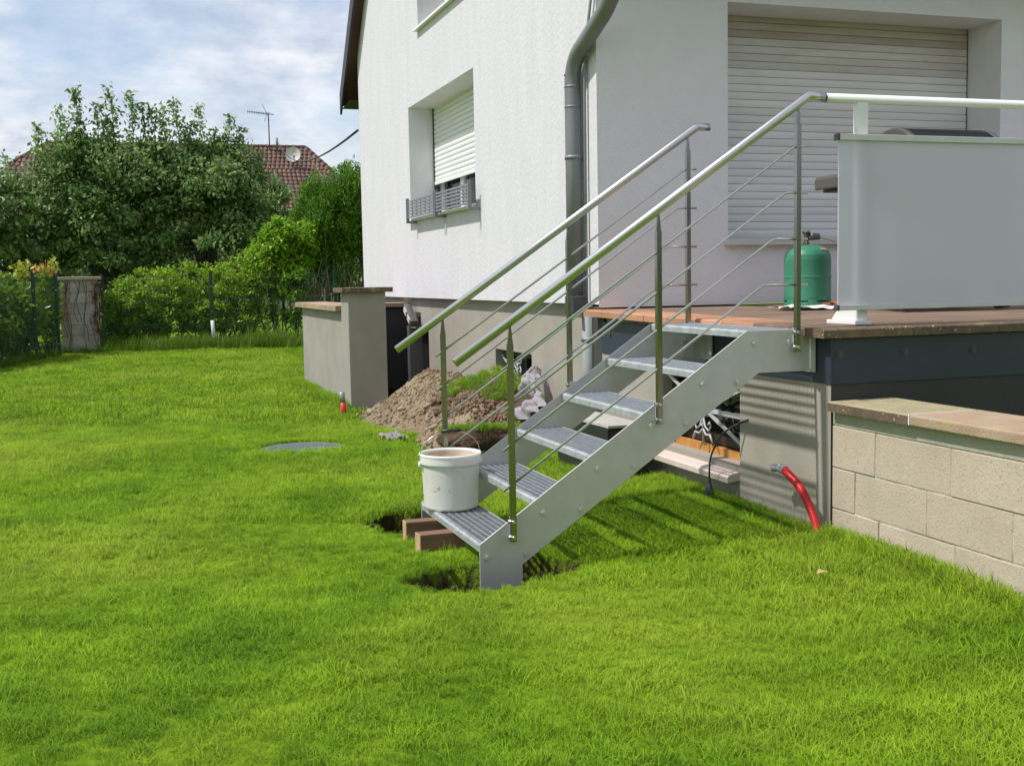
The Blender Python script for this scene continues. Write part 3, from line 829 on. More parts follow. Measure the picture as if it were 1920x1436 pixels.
# edge slabs: along the stairs side and along the front
L0, L1 = .12, 2.78
n = 8
st = (L1 - L0) / n
es = MB().prism([(-.15, -.045), (.147, -.045), (.147, 0), (-.142, 0), (-.15, -.008)], 'y', -st / 2 + .0025, st / 2 - .0025).mesh("edge_slab"); es.materials.append(edge_m)
es2 = es.copy(); es2.materials.clear(); es2.materials.append(lichen_m)
for i in range(n):
    yc_ = L0 + st * (i + .5)
    o = link("edge_slab", es2 if i < 1 else es, None, terr, (1.782, yc_, terr_z(yc_))); o.rotation_euler = (.0115, 0, random.uniform(-.002, .002))
st2 = .5
fs = MB().prism([(-.15, -.045), (.147, -.045), (.147, 0), (-.142, 0), (-.15, -.008)], 'x', -st2 / 2 + .0025, st2 / 2 - .0025).mesh("edge_slab"); fs.materials.append(lichen_m)
for i in range(10):
    o = link("edge_slab", fs, None, terr, (1.632 + st2 * (i + .5), -.03, terr_z(-.1))); o.rotation_euler = (.0115, 0, 0)
# beam
b = MB().box(XB, YB, .935, XB + .012, 2.60, 1.150).box(XB + .012, YB, .935, XB + .06, 2.60, .945).build("edge_beam", anthracite_m, terr, bevel=.0015)
for y_ in (2.45, 2.05):
    MB().tube([(XB - .008, y_, 1.07), (XB, y_, 1.07)], .012, 6).build("bolt", dark_cap_m, b)
b2 = MB().box(XB + .013, YB + .001, .9345, 7.0, YB + .012, 1.1495).build("edge_beam", anthracite_m, terr, bevel=.0015)
for x_ in (1.743, 2.107, 2.506, 2.9):
    MB().tube([(x_, YB - .008, 1.072), (x_, YB, 1.072)], .014, 6).tube([(x_, YB - .002, 1.072), (x_, YB + .002, 1.072)], .022, 14).build("bolt", dark_cap_m, b2)
# base walls
TW = (.712, 1.726, .42, .90)
tb = lambda u, z, d: (XBASE + d, u, z)
mb = MB()
wall_cols(mb, tb, [YBASE, TW[0], TW[1], 2.61], [TW[2], TW[3]], -.1, lambda u: .94, [TW], .12, None)
reveal(mb, tb, TW, .14)
mb.add([(XBASE, 2.61, -.1), (XBASE, 2.61, .94), (XBASE + .3, 2.61, .94), (XBASE + .3, 2.61, -.1)], [(0, 1, 2, 3)])
mb.build("base_wall", plinth_m, terr, recalc=False)
MB().add([(XBASE, YBASE, -.1), (7.0, YBASE, -.1), (7.0, YBASE, .94), (XBASE, YBASE, .94)], [(0, 1, 2, 3)]).build("front_wall", dark_shaded_plinth_m, terr, recalc=False)
tw = part_empty("basement_window", terr, (XBASE + .1, 1.2, .42))
MB().box(XBASE + .135, TW[0], .42, XBASE + .16, TW[1], .90).build("glass", glass_dark_m, tw)
MB().box(XBASE + .10, TW[1] - .07, .475, XBASE + .134, TW[1], .90).box(XBASE + .10, TW[0], .475, XBASE + .134, TW[0] + .07, .90).box(XBASE + .103, TW[0], .478, XBASE + .131, TW[1], .53).build("window_frame", frame_m, tw, bevel=.003)
MB().box(XBASE + .085, TW[0] + .003, .418, XBASE + .133, TW[1] - .07, .468).build("sill_board", bar_m, tw, bevel=.003)
MB().prism([(XBASE - .075, .330), (XBASE + .14, .352), (XBASE + .14, .415), (XBASE - .06, .376), (XBASE - .075, .362)], 'y', TW[0] + .004, TW[1] - .002).build("stone_sill", sill_m, tw, bevel=.003)
grille(tw, XBASE + .06, TW[0] + .01, TW[1] - .01, .46, .89)

# ------------------------------------------------------------------ staircase
stair = thing("metal_staircase", "galvanised steel staircase with grating treads and stainless handrails leading up to the terrace", "staircase", (0.1, .5, .17))
G, RISE, Z0, WID = .2665, .18, .2936, 1.0503
SL = RISE / G
def stringer(y0, y1, name="stringer"):
    p = [(0, Z0), (1.3317, 1.1936), (1.6785, 1.1936), (1.6785, .9921), (1.3968, .9921), (.1986, .1858), (.1986, .02), (0, .02)]
    return MB().prism(p, 'y', y0, y1).build(name, galv_m, stair, bevel=.0012, seg=1)
s_near = stringer(0, .008)
s_far = stringer(WID, WID + .008)
bolt_m = MB().tube([(0, -.010, 0), (0, -.001, 0)], .010, 6, sm=False).tube([(0, -.003, 0), (0, -.0005, 0)], .0165, 16, sm=False).mesh("bolt"); bolt_m.materials.append(bolt_steel_m)
bolt_f = MB().tube([(0, .010, 0), (0, .001, 0)], .010, 6, sm=False).mesh("bolt"); bolt_f.materials.append(bolt_steel_m)
for k in range(6):
    for dx_ in (.034, .216):
        xx, zz = G * k + dx_, Z0 + RISE * k - .0605
        if k == 5: xx = 1.373 if dx_ < .1 else 1.56
        o = link("bolt", bolt_m, None, s_near, (xx, 0, zz)); o.rotation_euler = (0, random.random() * 3, 0)
        link("bolt", bolt_f, None, s_far, (xx, WID + .008, zz))
for s_, yy, sg in ((s_near, 0, 1), (s_far, WID, -1)):
    y0, y1 = (yy - .030, yy + .058) if sg > 0 else (yy - .058, yy + .04)
    e = MB().box(1.6787, y0, .985, 1.6905, y1, 1.172).build("end_flange", galv_m, s_, bevel=.002)
# weld seams on the near stringer end
MB().tube([(1.676, -.003, z) for z in np.linspace(1.0, 1.165, 14)], [.006 if i % 2 else .0045 for i in range(14)], 8).build("weld_seam", white_alu_m, s_near)
ab = MB().box(1.52, WID - .010, 1.00, 1.60, WID - .001, 1.12).build("angle_bracket", galv_m, s_far, bevel=.002)
for x_ in (1.54, 1.58):
    MB()
    link("bolt", bolt_m, None, s_far, (x_, WID - .010, 1.10))
# treads
def make_tread(x0, z, depth):
    y0, y1 = .012, WID - .004
    t = MB().box(x0 + .002, y0, z - .045, x0 + depth, y0 + .004, z).box(x0 + .002, y1 - .004, z - .045, x0 + depth, y1, z).box(x0 + depth - .004, y0 + .004, z - .032, x0 + depth, y1 - .004, z - .0005).build("tread", galv_m, stair, origin=(x0, 0, z))
    mb = MB()
    nb = 6
    for i in range(1, nb + 1):
        xx = x0 + .030 + (depth - .034) * i / (nb + 1)
        mb.box(xx - .0015, y0 + .004, z - .018, xx + .0015, y1 - .004, z)
    g1 = mb.build("bearing_bars", grate_m, t, origin=(x0, 0, z)); tag(g1, kind='stuff')
    mb = MB()
    m_ = int((y1 - y0) / .033)
    for i in range(1, m_):
        yy = y0 + (y1 - y0) * i / m_
        mb.box(x0 + .030, yy - .0018, z - .012, x0 + depth - .004, yy + .0018, z - .0035)
    g2 = mb.build("cross_rods", grate_m, t, origin=(x0, 0, z)); tag(g2, kind='stuff')
    # rolled nosing with a serrated top edge
    prof = [(x0 + .0, z - .034), (x0 + .0, z - .008), (x0 + .004, z - .001), (x0 + .010, z + .001), (x0 + .028, z + .001), (x0 + .028, z - .004), (x0 + .008, z - .006), (x0 + .005, z - .034)]
    mb = MB().prism(prof, 'y', y0 + .004, y1 - .004)
    nt_ = 46
    for i in range(nt_):
        yy = y0 + .015 + (y1 - y0 - .03) * i / (nt_ - 1)
        mb.obox((x0 + .015, yy, z + .0025), (.017, .007, .004), (0, 0, .5))
    mb.build("nosing", nosing_m, t, origin=(x0, 0, z))
    return t
t0 = make_tread(0, Z0, .262)
kids = list(t0.children)
for k in range(1, 6):
    c = dup(t0, (G * k, 0, Z0 + RISE * k), stair)
    for ch in kids:
        d = dup(ch, (G * k, 0, Z0 + RISE * k), c)
        if 'kind' in ch: d['kind'] = 'stuff'
MB().box(1.60, .012, 1.150, 1.69, WID - .004, 1.1905).build("landing_plate", grate_m, stair, bevel=.002)

# railings: one set each side
RX0, RZ0, RX1, RZ1, RX2 = -.1027, 1.1011, 1.6431, 2.283, 1.7224
rs = (RZ1 - RZ0) / (RX1 - RX0)
def railing(y, out):
    """out = -1 for the near side, +1 for the far side"""
    rail = MB().tube([(RX0, y, RZ0), (RX1 - .012, y, RZ1 - .012 * rs), (RX1, y, RZ1), (RX1 + .014, y, RZ1), (RX2, y, RZ1)], .0205, 24).build("handrail", steel_m, stair, origin=(RX0, y, RZ0))
    for cpos in (RX0,):
        pass
    for xp, zb in ((.1480, .300), (.8629, .782), (1.5864, 1.088)):
        zr = RZ0 + (xp - RX0) * rs - .020
        zs = zr - .075
        a = .0125
        post = MB().box(xp - a, y - a, zb, xp + a, y + a, zs).build("railing_post", dark_reflection_steel_m, stair, origin=(xp, y, zb), bevel=.0012, seg=1)
        # flat tapering tongue welded under the handrail
        MB().prism([(xp - a + .001, zs - .012), (xp + a - .001, zs - .012), (xp + a - .001, zs + .004), (xp + .003, zr + .012), (xp - .003, zr + .010), (xp - a + .001, zs + .004)], 'y', y - .0075, y + .0075).build("tongue", dark_reflection_steel_m, post)
        MB().box(xp + .005, y - out * .012, zb + .006, xp + .019, y - out * .0285, zb + .118) if False else None
        plate_y0, plate_y1 = sorted((y - out * .0135, y - out * .0275))
        MB().box(xp - .010, plate_y0, zb + .004, xp + .024, plate_y1, zb + .112).build("fixing_plate", white_alu_m if False else galv_m, post, bevel=.003)
        for zz in (zb + .022, zb + .092):
            MB().tube([(xp - .004, y + out * .0245, zz), (xp - .004, y + out * .0125, zz)], [.007, .010], 14).tube([(xp - .024, y - .002, zz), (xp + .010, y - .002, zz)], .009, 14).build("clamp_bolt", steel_m, post)
    for z3, xb in ((2.050, 1.572), (1.8345, 1.522), (1.6195, 1.456), (1.4055, 1.402)):
        xe = .105
        ze_ = z3 - (xb - xe) * rs * 1.0
        pts = fillet([(xe, y, ze_), (xb, y, z3), (1.640, y, z3)], .02, 4)
        MB().tube(pts, .0060, 10).build("railing_rod", steel_m, stair, origin=(xe, y, ze_))
railing(-.0294, -1)
railing(1.0866, 1)

# ------------------------------------------------------------------ bucket on the lowest tread
BX, BY, BZ = .112, .865, Z0 + .004
bucket = MB().lathe([(.130, .0), (.136, .004), (.138, .012), (.1475, .225), (.156, .228), (.1575, .236), (.1575, .268), (.1600, .272), (.1600, .281), (.1565, .284), (.151, .283), (.148, .276), (.145, .22), (.134, .02), (.001, .016)], (BX, BY, BZ), 56, caps=False).build("bucket", bucket_m, None, origin=(BX, BY, BZ), recalc=False)
tag(bucket, "stained white plastic bucket with a wire handle standing on the lowest stair tread", "bucket")
MB().lathe([(.1468, .270), (.1440, .22), (.1330, .022), (.001, .018)], (BX, BY, BZ), 56, caps=False).build("mortar_lining", bucket_in_m, bucket, recalc=False)
hy = [BX + .165 * math.cos(q) for q in np.linspace(math.pi, 0, 21)]
hp = []
for q in np.linspace(math.pi, 0, 25):
    hp.append((BX + .163 * math.cos(q), BY - .02 * math.sin(q), BZ + .235 + .160 * math.sin(q) ** .8))
MB().tube(hp, .0022, 6).build("wire_handle", wire_m, bucket)
MB().tube([(BX - .05, BY - .02, BZ + .395), (BX + .05, BY - .02, BZ + .395)], .0085, 12).build("grip", black_plastic_m, bucket)
for s in (-1, 1):
    MB().tube([(BX + s * .158, BY, BZ + .232), (BX + s * .167, BY, BZ + .232)], .014, 12).build("handle_lug", bucket_m, bucket)

# ------------------------------------------------------------------ timber blocks under the stair
def timber(x, y, z0, z1, L_, w_, rot, label):
    root = thing("timber_block", label, "wood block", (x, y, z0), "timber blocks under the staircase")
    b_ = MB().box(0.004, 0, 0, L_, w_, z1 - z0)
    o = b_.build("timber_body", timber_m, root, origin=(0, 0, 0), bevel=.003); o.location = (0, 0, 0); 
    e = MB().box(0, .001, .001, .0039, w_ - .001, z1 - z0 - .001).build("sawn_end", timber_end_m, root, origin=(0, 0, 0)); e.location = (0, 0, 0)
    root.rotation_euler = (0, 0, rot)
    return root
timber(-.165, .425, .150, .262, .40, .085, .04, "dark brown timber block nearest the lawn hole, laid under the lowest stair tread")
timber(-.160, .735, .150, .262, .40, .08, -.02, "dark brown timber block farther back, below the bucket and beside the rear hole")

# ------------------------------------------------------------------ balustrade of the terrace
GY = .02
bal = thing("terrace_balustrade", "white balustrade with a frosted grey panel and round top rail on the terrace edge", "railing", (1.96, GY, 1.2))
rail = MB().tube([(1.765, GY, 2.286), (6.5, GY, 2.286)], .0215, 24).build("handrail", white_alu_m, bal)
MB().tube([(1.757, GY, 2.286), (1.7649, GY, 2.286)], .0225, 24).build("end_cap", dark_cap_m, rail)
PYF = GY - .045
tbm = MB().box(1.808, PYF - .018, 2.083, 6.5, PYF + .018, 2.112).build("top_bar", grey_alu_m, bal, bevel=.002)
MB().box(1.797, PYF - .019, 2.082, 1.8075, PYF + .019, 2.113).build("end_cap", dark_cap_m, tbm)
bbm = MB().box(1.812, PYF - .016, 1.276, 6.5, PYF + .016, 1.302).build("bottom_bar", grey_alu_m, bal, bevel=.002)
MB().box(1.803, PYF - .017, 1.275, 1.8115, PYF + .017, 1.303).build("end_cap", dark_cap_m, bbm)
MB().box(1.812, PYF - .004, 1.3025, 6.5, PYF + .004, 2.0825).build("frosted_panel", frosted_m, bal)
for xp in (1.965, 3.35, 4.75, 6.1):
    p_ = MB().box(xp - .028, GY - .022, 1.212, xp + .028, GY + .022, 2.268).build("post", white_alu_m, bal, origin=(xp, GY, 1.2), bevel=.004)
    MB().prism([(GY - .024, 1.225), (GY + .19, 1.225), (GY + .10, 1.31), (GY + .024, 1.33), (GY - .024, 1.33)], 'x', xp - .032, xp + .032).build("foot_bracket", white_alu_m, p_, bevel=.006)
    MB().box(xp - .045, GY - .04, 1.2035, xp + .045, GY + .21, 1.2249).build("base_plate", white_alu_m, p_, bevel=.004)
    MB().box(xp - .02, PYF + .017, 1.28, xp + .02, GY - .0225, 1.30).box(xp - .02, PYF + .0185, 2.09, xp + .02, GY - .0225, 2.105).build("panel_clip", white_alu_m, p_)

# ------------------------------------------------------------------ gas bottle
GX, GYB = 2.952, 2.0
GZ = terr_z(GYB) + .002
gas = thing("gas_bottle", "green gas bottle with a rubber hose standing on the terrace", "gas bottle", (GX, GYB, GZ))
MB().lathe([(.10, .045), (.150, .050), (.1545, .075), (.155, .20), (.1575, .205), (.1575, .213), (.155, .218), (.155, .325), (.150, .355), (.135, .385), (.105, .408), (.06, .420), (.03, .423), (.001, .424)], (GX, GYB, GZ), 48, caps=False).build("body", green_gas_m, gas, recalc=False)
# foot ring with cut-outs
mb = MB()
for q in range(6):
    a0 = q * math.pi / 3 + .12
    pts = [a0 + t * (math.pi / 3 - .0) / 8 for t in range(9)]
    for i in range(8):
        z1 = .060 if i in (0, 1, 7) else .042
        A, B_ = pts[i], pts[i + 1]
        v = []
        for r_ in (.1575, .150):
            for zz in (0, z1):
                for an in (A, B_):
                    v.append((GX + r_ * math.cos(an), GYB + r_ * math.sin(an), GZ + zz))
        mb.add(v, [(0, 1, 3, 2), (4, 6, 7, 5), (2, 3, 7, 6), (0, 4, 5, 1), (0, 2, 6, 4), (1, 5, 7, 3)])
mb.build("foot_ring", green_gas_m, gas)
v_ = MB().lathe([(.022, .420), (.022, .440), (.014, .445), (.014, .475), (.017, .478), (.017, .495), (.001, .498)], (GX - .01, GYB, GZ), 16).build("valve", brass_m, gas)
MB().lathe([(.024, 0), (.028, .006), (.024, .020), (.001, .022)], (GX - .01, GYB, GZ + .497), 10).build("valve_knob", brass_m, v_)
MB().tube([(GX, GYB - .006, GZ + .468), (GX + .075, GYB - .02, GZ + .478)], [.016, .022], 12).tube([(GX + .03, GYB - .012, GZ + .46), (GX + .03, GYB - .012, GZ + .50)], .024, 14).build("regulator", lamp_m, v_)
MB().tube(fillet([(GX + .075, GYB - .02, GZ + .478), (GX + .16, GYB - .03, GZ + .455), (GX + .30, GYB - .05, GZ + .42), (GX + .5, GYB - .1, GZ + .36), (GX + .55, GYB - .25, GZ + .55)], .08, 5), .0085, 10).build("hose", hose_m, gas)
MB().obox((GX + .045, GYB - .118, GZ + .392), (.05, .004, .02), (-.9, .1, .3)).build("sticker", timber_end_m, gas)

# crumpled bag at the bottle's foot
def sheet(name, cx, cy, z0, lx, ly, amp, seed, m_, parent=None, nx_=26, ny_=16, rot=0.0, mask=None, curve=None):
    r = np.random.default_rng(seed)
    U_, V_ = np.meshgrid(np.linspace(-.5, .5, nx_), np.linspace(-.5, .5, ny_))
    zz = np.zeros_like(U_)
    for f_ in (2, 4, 7, 12):
        for _ in range(3):
            a_, p_ = r.uniform(0, 6.28), r.uniform(0, 6.28)
            zz += amp / f_ * 2 * np.abs(np.sin(f_ * 3 * (U_ * math.cos(a_) + V_ * math.sin(a_)) + p_))
    zz -= zz.min()
    x_ = U_ * lx * (1 + .08 * np.sin(V_ * 9 + seed)); y_ = V_ * ly * (1 + .12 * np.sin(U_ * 11 + seed))
    c, s = math.cos(rot), math.sin(rot)
    V3 = np.stack([cx + c * x_ - s * y_, cy + s * x_ + c * y_, z0 + zz], -1).reshape(-1, 3)
    if curve is not None: V3 = curve(V3)
    a_ = (np.arange(ny_ - 1)[:, None] * nx_ + np.arange(nx_ - 1)[None]).ravel()
    F_ = np.stack([a_, a_ + 1, a_ + nx_ + 1, a_ + nx_], 1)
    org = np.array([cx, cy, z0])
    me_ = mesh_np(name, V3 - org, F_, False)
    return link(name, me_, m_, parent, tuple(org))
bag = sheet("crumpled_bag", 2.90, 1.78, terr_z(1.78) + .003, .60, .26, .012, 3, bag_m)
tag(bag, "crumpled white and red plastic bag lying at the foot of the green gas bottle", "bag")
sheet("red_print", 3.02, 1.735, terr_z(1.74) + .016, .17, .13, .012, 5, bag_red_m, bag, rot=.3)

# ------------------------------------------------------------------ barbecue behind the panel
bbq = thing("gas_barbecue", "black gas barbecue with a rounded lid half hidden behind the frosted balustrade panel", "barbecue", (3.3, 1.25, 1.22))
def lidprof(s=1.0):
    pts = []
    for q in np.linspace(0, math.pi, 15):
        pts.append((1.25 - .26 * s * math.cos(q) * (1 if q > 1.57 else 1.0), 2.03 + .30 * s * math.sin(q) ** .8))
    return pts
lid = MB().prism(lidprof(), 'x', 3.10, 3.68, sm=True).build("lid", lid_m, bbq, bevel=.006)
for x0_, x1_ in ((3.055, 3.099), (3.681, 3.725)):
    MB().prism(lidprof(1.005), 'x', x0_, x1_, sm=True).build("lid_end_cap", lid_cap_m, lid, bevel=.01)
MB().prism([(1.0, 2.03), (1.48, 2.03), (1.40, 2.21), (1.25, 2.285), (1.12, 2.21)], 'x', 2.90, 3.054).build("lid_shoulder", lid_cap_m, lid, bevel=.03)
MB().tube([(3.15, .965, 2.16), (3.63, .965, 2.16)], .014, 10).build("lid_handle", steel_m, lid)
MB().box(2.95, 1.0, 1.78, 3.76, 1.5, 2.028).build("firebox", black_plastic_m, bbq, bevel=.02)
MB().prism([(2.545, 1.955), (2.545, 2.015), (2.56, 2.035), (2.945, 2.035), (2.945, 1.985), (2.60, 1.985), (2.575, 1.955)], 'y', 1.06, 1.30).build("side_shelf", lid_cap_m, bbq, bevel=.008)
MB().box(2.60, 1.07, 1.940, 2.9, 1.29, 1.984).build("shelf_liner", black_plastic_m, bbq)
MB().box(3.765, 1.02, 1.99, 4.16, 1.46, 2.03).build("side_shelf", lid_cap_m, bbq, bevel=.008)
for x_ in (3.0, 3.70):
    for y_ in (1.04, 1.46):
        MB().box(x_ - .02, y_ - .02, 1.222, x_ + .02, y_ + .02, 1.78).build("leg", black_plastic_m, bbq)
MB().box(2.98, 1.02, 1.38, 3.73, 1.48, 1.40).build("bottom_shelf", black_plastic_m, bbq)
for y_ in (1.0, 1.5):
    MB().tube([(3.70, y_ - .02, 1.30), (3.70, y_ + .02, 1.30)], .075, 20).build("wheel", black_plastic_m, bbq)

# ------------------------------------------------------------------ block wall at the right
bwall = thing("garden_block_wall", "beige concrete block wall with sandstone coping running from the terrace corner", "wall", (1.85, -.16, .1))
XW = 1.712; BH, BL = .1948, .4982
ZA = .5423
blk_cache = {}
def block(y1, y0, z0, z1):
    k = (round(y1 - y0, 3), round(z1 - z0, 3))
    if k not in blk_cache:
        w_, h_ = (y1 - y0) / 2 - .0026, (z1 - z0) / 2 - .0022
        m_ = MB().box(-.10, -w_, -h_, .10, w_, h_).mesh("block"); m_.materials.append(block_m)
        blk_cache[k] = m_
    o = link("block", blk_cache[k], None, bwall, (XW + .10 + random.uniform(-.0025, .0025), (y0 + y1) / 2, (z0 + z1) / 2))
    o.rotation_euler = (random.uniform(-.003, .003), random.uniform(-.004, .004), random.uniform(-.004, .004))
    b_ = o.modifiers.new("bevel", 'BEVEL'); b_.width = .004; b_.segments = 2
for row, (zb, zt, first) in enumerate(((ZA, ZA + .2, -.4661), (ZA - BH, ZA, -.3182), (ZA - 2 * BH, ZA - BH, -.496), (ZA - 3 * BH, ZA - 2 * BH, -.29))):
    y = -.1385; yj = first
    while y > -4.4:
        block(y, yj, zb, zt)
        y = yj; yj -= BL
mb = MB().box(XW + .0035, -4.4, .0, XW + .19, -.1395, .73)
mb.build("mortar", joint_m, bwall)
MB().box(XW + .001, -4.4, ZA + .200, XW + .199, -.1387, .8115).build("mortar_bed", mortar_m, bwall, bevel=.004)
cy_ = [(-.150, -.7415), (-.7475, -1.70), (-1.705, -2.70), (-2.705, -3.7), (-3.705, -4.45)]
for i, (ya, yb) in enumerate(cy_):
    MB().prism([(1.675, .812), (2.03, .812), (2.03, .860), (1.681, .857), (1.675, .851)], 'y', yb, ya).build("coping_slab", cope_lichen_m if i == 0 else cope_m, bwall, origin=(1.85, (ya + yb) / 2, .812), bevel=.004)
MB().prism([(1.6735, .811), (1.677, .811), (1.677, .851), (1.6735, .851)], 'y', -.1515, -.7415).build("lichen_crust", lichen_m, bwall, recalc=True)
MB().box(1.6733, -.7474, .8135, 2.028, -.7416, .8585).build("joint_filler", white_mortar_m, bwall)

# ------------------------------------------------------------------ red conduit, cable and socket
pts = fillet([(1.615, -.20, .12), (1.62, -.155, .27), (1.60, -.06, .43), (1.60, .10, .50)], .14, 8)
def resample(pts, step):
    pts = [Vector(p) for p in pts]; out = [pts[0]]; acc = 0
    for a_, b_ in zip(pts[:-1], pts[1:]):
        L_ = (b_ - a_).length; t = step - acc
        while t <= L_:
            out.append(a_ + (b_ - a_) * (t / L_)); t += step
        acc = L_ - (t - step)
    return out
rp = resample(pts, .0035)
con = MB().tube(rp, [.0205 if (i // 1) % 3 else .0165 for i in range(len(rp))], 16).build("red_conduit", red_m, None, origin=(1.615, -.2, .15))
tag(con, "red corrugated conduit with a taped grey end rising from the grass at the terrace corner", "conduit")
e0 = Vector(rp[-1])
MB().tube([e0 + Vector((.0, -.004, -.002)), e0 + Vector((-.004, .05, .006)), e0 + Vector((-.01, .085, -.002)), e0 + Vector((-.012, .105, .006))], [.022, .021, .019, .008], 14).build("taped_end", tape_m, con)
pts = fillet([(1.73, .60, .70), (1.60, .72, .62), (1.575, .82, .46), (1.58, .835, .33)], .12, 7)
cab = MB().tube(pts, .0052, 8).build("black_cable", cable_m, None, origin=(1.58, .835, .25))
tag(cab, "black cable with a rubber socket hanging from the basement window onto the grass", "cable")
MB().lathe([(.008, .115), (.011, .09), (.022, .055), (.030, .045), (.033, .0), (.024, -.004)], (1.58, .835, .225), 18).build("socket", socket_m, cab)
MB().obox((1.56, .90, .235), (.05, .10, .012), (.1, .2, .2)).build("socket_lid", socket_m, cab)
con2 = MB().tube([(.545, 6.30, .12), (.535, 6.30, .30)], .026, 14).build("red_conduit", red_m, None, origin=(.545, 6.3, .15))
tag(con2, "short red conduit stub with a silver tip in the grass beside the grey pillar", "conduit")
MB().tube([(.535, 6.30, .30), (.527, 6.30, .395), (.526, 6.30, .40)], [.027, .026, .014], 14).build("taped_end", tape_m, con2)

# black tub under the stairs
tub = thing("black_crate", "black open crate with a pale board on top behind the staircase", "crate", (1.45, 2.1, .2))
mb = MB().box(1.32, 1.64, .20, 1.335, 2.50, .53).box(1.555, 1.64, .20, 1.57, 2.50, .53).box(1.3355, 1.64, .20, 1.5545, 1.655, .53).box(1.3355, 2.485, .20, 1.5545, 2.50, .53).box(1.3355, 1.6555, .20, 1.5545, 2.4845, .215)
mb.build("crate_body", black_plastic_m, tub, bevel=.004)
MB().obox((1.445, 2.06, .545), (.27, .84, .018), (0, .02, .03)).build("board", old_mortar_m, tub, bevel=.002)

# ------------------------------------------------------------------ retaining wall, pillar and return wall with its shade in the colour
ret = thing("retaining_wall", "grey rendered retaining wall with a tall capped pillar beside the basement entrance", "wall", (.9, 6.9, .2))
p1 = MB().box(.712, 6.83, -1.0, 1.10, 7.23, 1.352).build("pillar", pillar_m, ret, bevel=.006)
MB().box(.642, 6.76, 1.3525, 1.165, 7.30, 1.402).build("pillar_cap", lichen_m, p1, bevel=.006)
MB().box(.725, 7.23, -1.0, .98, 10.1, 1.155).build("wall", pillar_m, ret, bevel=.006)
for ya, yb in ((7.235, 8.2), (8.205, 9.2), (9.205, 10.22)):
    MB().box(.650, ya, 1.1555, 1.05, yb, 1.215).build("coping_slab", cope_m, ret, origin=(.85, ya, 1.16), bevel=.005)
MB().box(.981, 8.72, -1.0, 1.793, 8.95, 1.155).build("return_wall", dark_shaded_plinth_m, ret, bevel=.004)  # same plaster as the pillar, darkened in colour for the stairwell shade
MB().box(1.052, 8.66, 1.1555, 1.793, 9.0, 1.205).build("coping_slab", cope_m, ret, bevel=.005)
MB().box(1.762, 8.696, -.9, 1.790, 8.7185, .93).build("edge_trim", white_alu_m, ret)

# wall lamp
lampt = thing("wall_lamp", "slanted metal wall lamp fixed on the grey plinth above the basement door", "lamp", (1.79, 8.3, 1.05))
R_ = (0, .75, 0)
MB().obox((1.70, 8.25, 1.065), (.085, .40, .085), (.50, 0, 0)).build("housing", lamp_m, lampt, bevel=.006)
for s in (-.05, .05):
    MB().obox((1.655, 8.25 + s * 1.6, 1.065 + s * .87), (.012, .12, .06), (.5, 0, 0)).build("lens", grey_alu_m, lampt)
MB().box(1.735, 8.15, 1.05, 1.794, 8.25, 1.10).build("bracket", lamp_m, lampt)

# window box guard
def window_guard(y0, y1, label):
    root = thing("window_box_guard", label, "window guard", (1.63, (y0 + y1) / 2, 2.12), "flower box guards on the gable window sill")
    x0, x1 = 1.615, 1.630
    pan = part_empty("trellis_panel", root, (x0, (y0 + y1) / 2, 2.16))
    zs_ = np.linspace(2.165, 2.335, 6)
    for i, z_ in enumerate(zs_):
        MB().box(x0, y0 + .012, z_ - .0095, x1, y1 - .012, z_ + .0095).build("slat", grey_plastic_m, pan, origin=(x0, y0, z_))
    mb = MB()
    for y_ in np.linspace(y0 + .02, y1 - .02, 7):
        mb.box(x0 + .0015, y_ - .010, 2.156, x1 - .0015, y_ + .010, 2.344)
    mb.build("cross_bars", grey_plastic_m, pan)
    for y_ in (y0, y1):
        MB().box(x0 - .012, y_ - .012, 2.10, x0 + .022, y_ + .012, 2.375).box(x0 + .022, y_ - .010, 2.100, 1.72, y_ + .010, 2.122).build("bracket", grey_plastic_m, root, bevel=.003)
    return root
window_guard(6.755, 7.93, "grey plastic flower box guard on the far half of the gable window sill")
window_guard(5.50, 6.70, "grey plastic flower box guard on the near half of the gable window sill")

# ------------------------------------------------------------------ manhole cover
mh = thing("manhole_cover", "round grey green ribbed manhole cover sunk in the lawn", "manhole cover", (MAN[0], MAN[1], .13))
MB().lathe([(.335, -.06), (.335, .024), (.325, .030), (.312, .030), (.308, .022), (.001, .022)], (MAN[0], MAN[1], .135), 56, caps=False).build("cover_disc", manhole_m, mh, recalc=False)
mb = MB()
for k in range(-10, 11):
    o_ = k * .029
    h_ = math.sqrt(max(0, .305 ** 2 - o_ ** 2))
    ca, sa = math.cos(.95), math.sin(.95)
    c_ = Vector((MAN[0] - sa * o_, MAN[1] + ca * o_, .161))
    mb.obox(c_, (2 * h_, .013, .010), (0, 0, .95))
tag(mb.build("rib_pattern", manhole_m, mh), kind='stuff')

# ------------------------------------------------------------------ soil heap with stones and sods
def heap_h(x, y):
    g = .47 * np.exp(-((x - 1.32) / .36) ** 2 - ((y - 5.5) / .85) ** 2) + .30 * np.exp(-((x - 1.35) / .34) ** 2 - ((y - 4.25) / .62) ** 2) + .16 * np.exp(-((x - .95) / .28) ** 2 - ((y - 3.75) / .55) ** 2) + .14 * np.exp(-((x - .9) / .3) ** 2 - ((y - 5.6) / .8) ** 2)
    return g
hr = np.random.default_rng(11)
ph = [(hr.uniform(0, 6.28), hr.uniform(0, 6.28), hr.uniform(0, 6.28)) for _ in range(40)]
def nz(x, y):
    z = 0
    k = 0
    for f_, a_ in ((6, .022), (11, .016), (21, .010), (38, .007), (60, .005)):
        for _ in range(5):
            p_ = ph[k % 40]; k += 1
            z = z + a_ * np.sin(f_ * (x * math.cos(p_[0]) + y * math.sin(p_[0])) + p_[1]) * .6
    return z
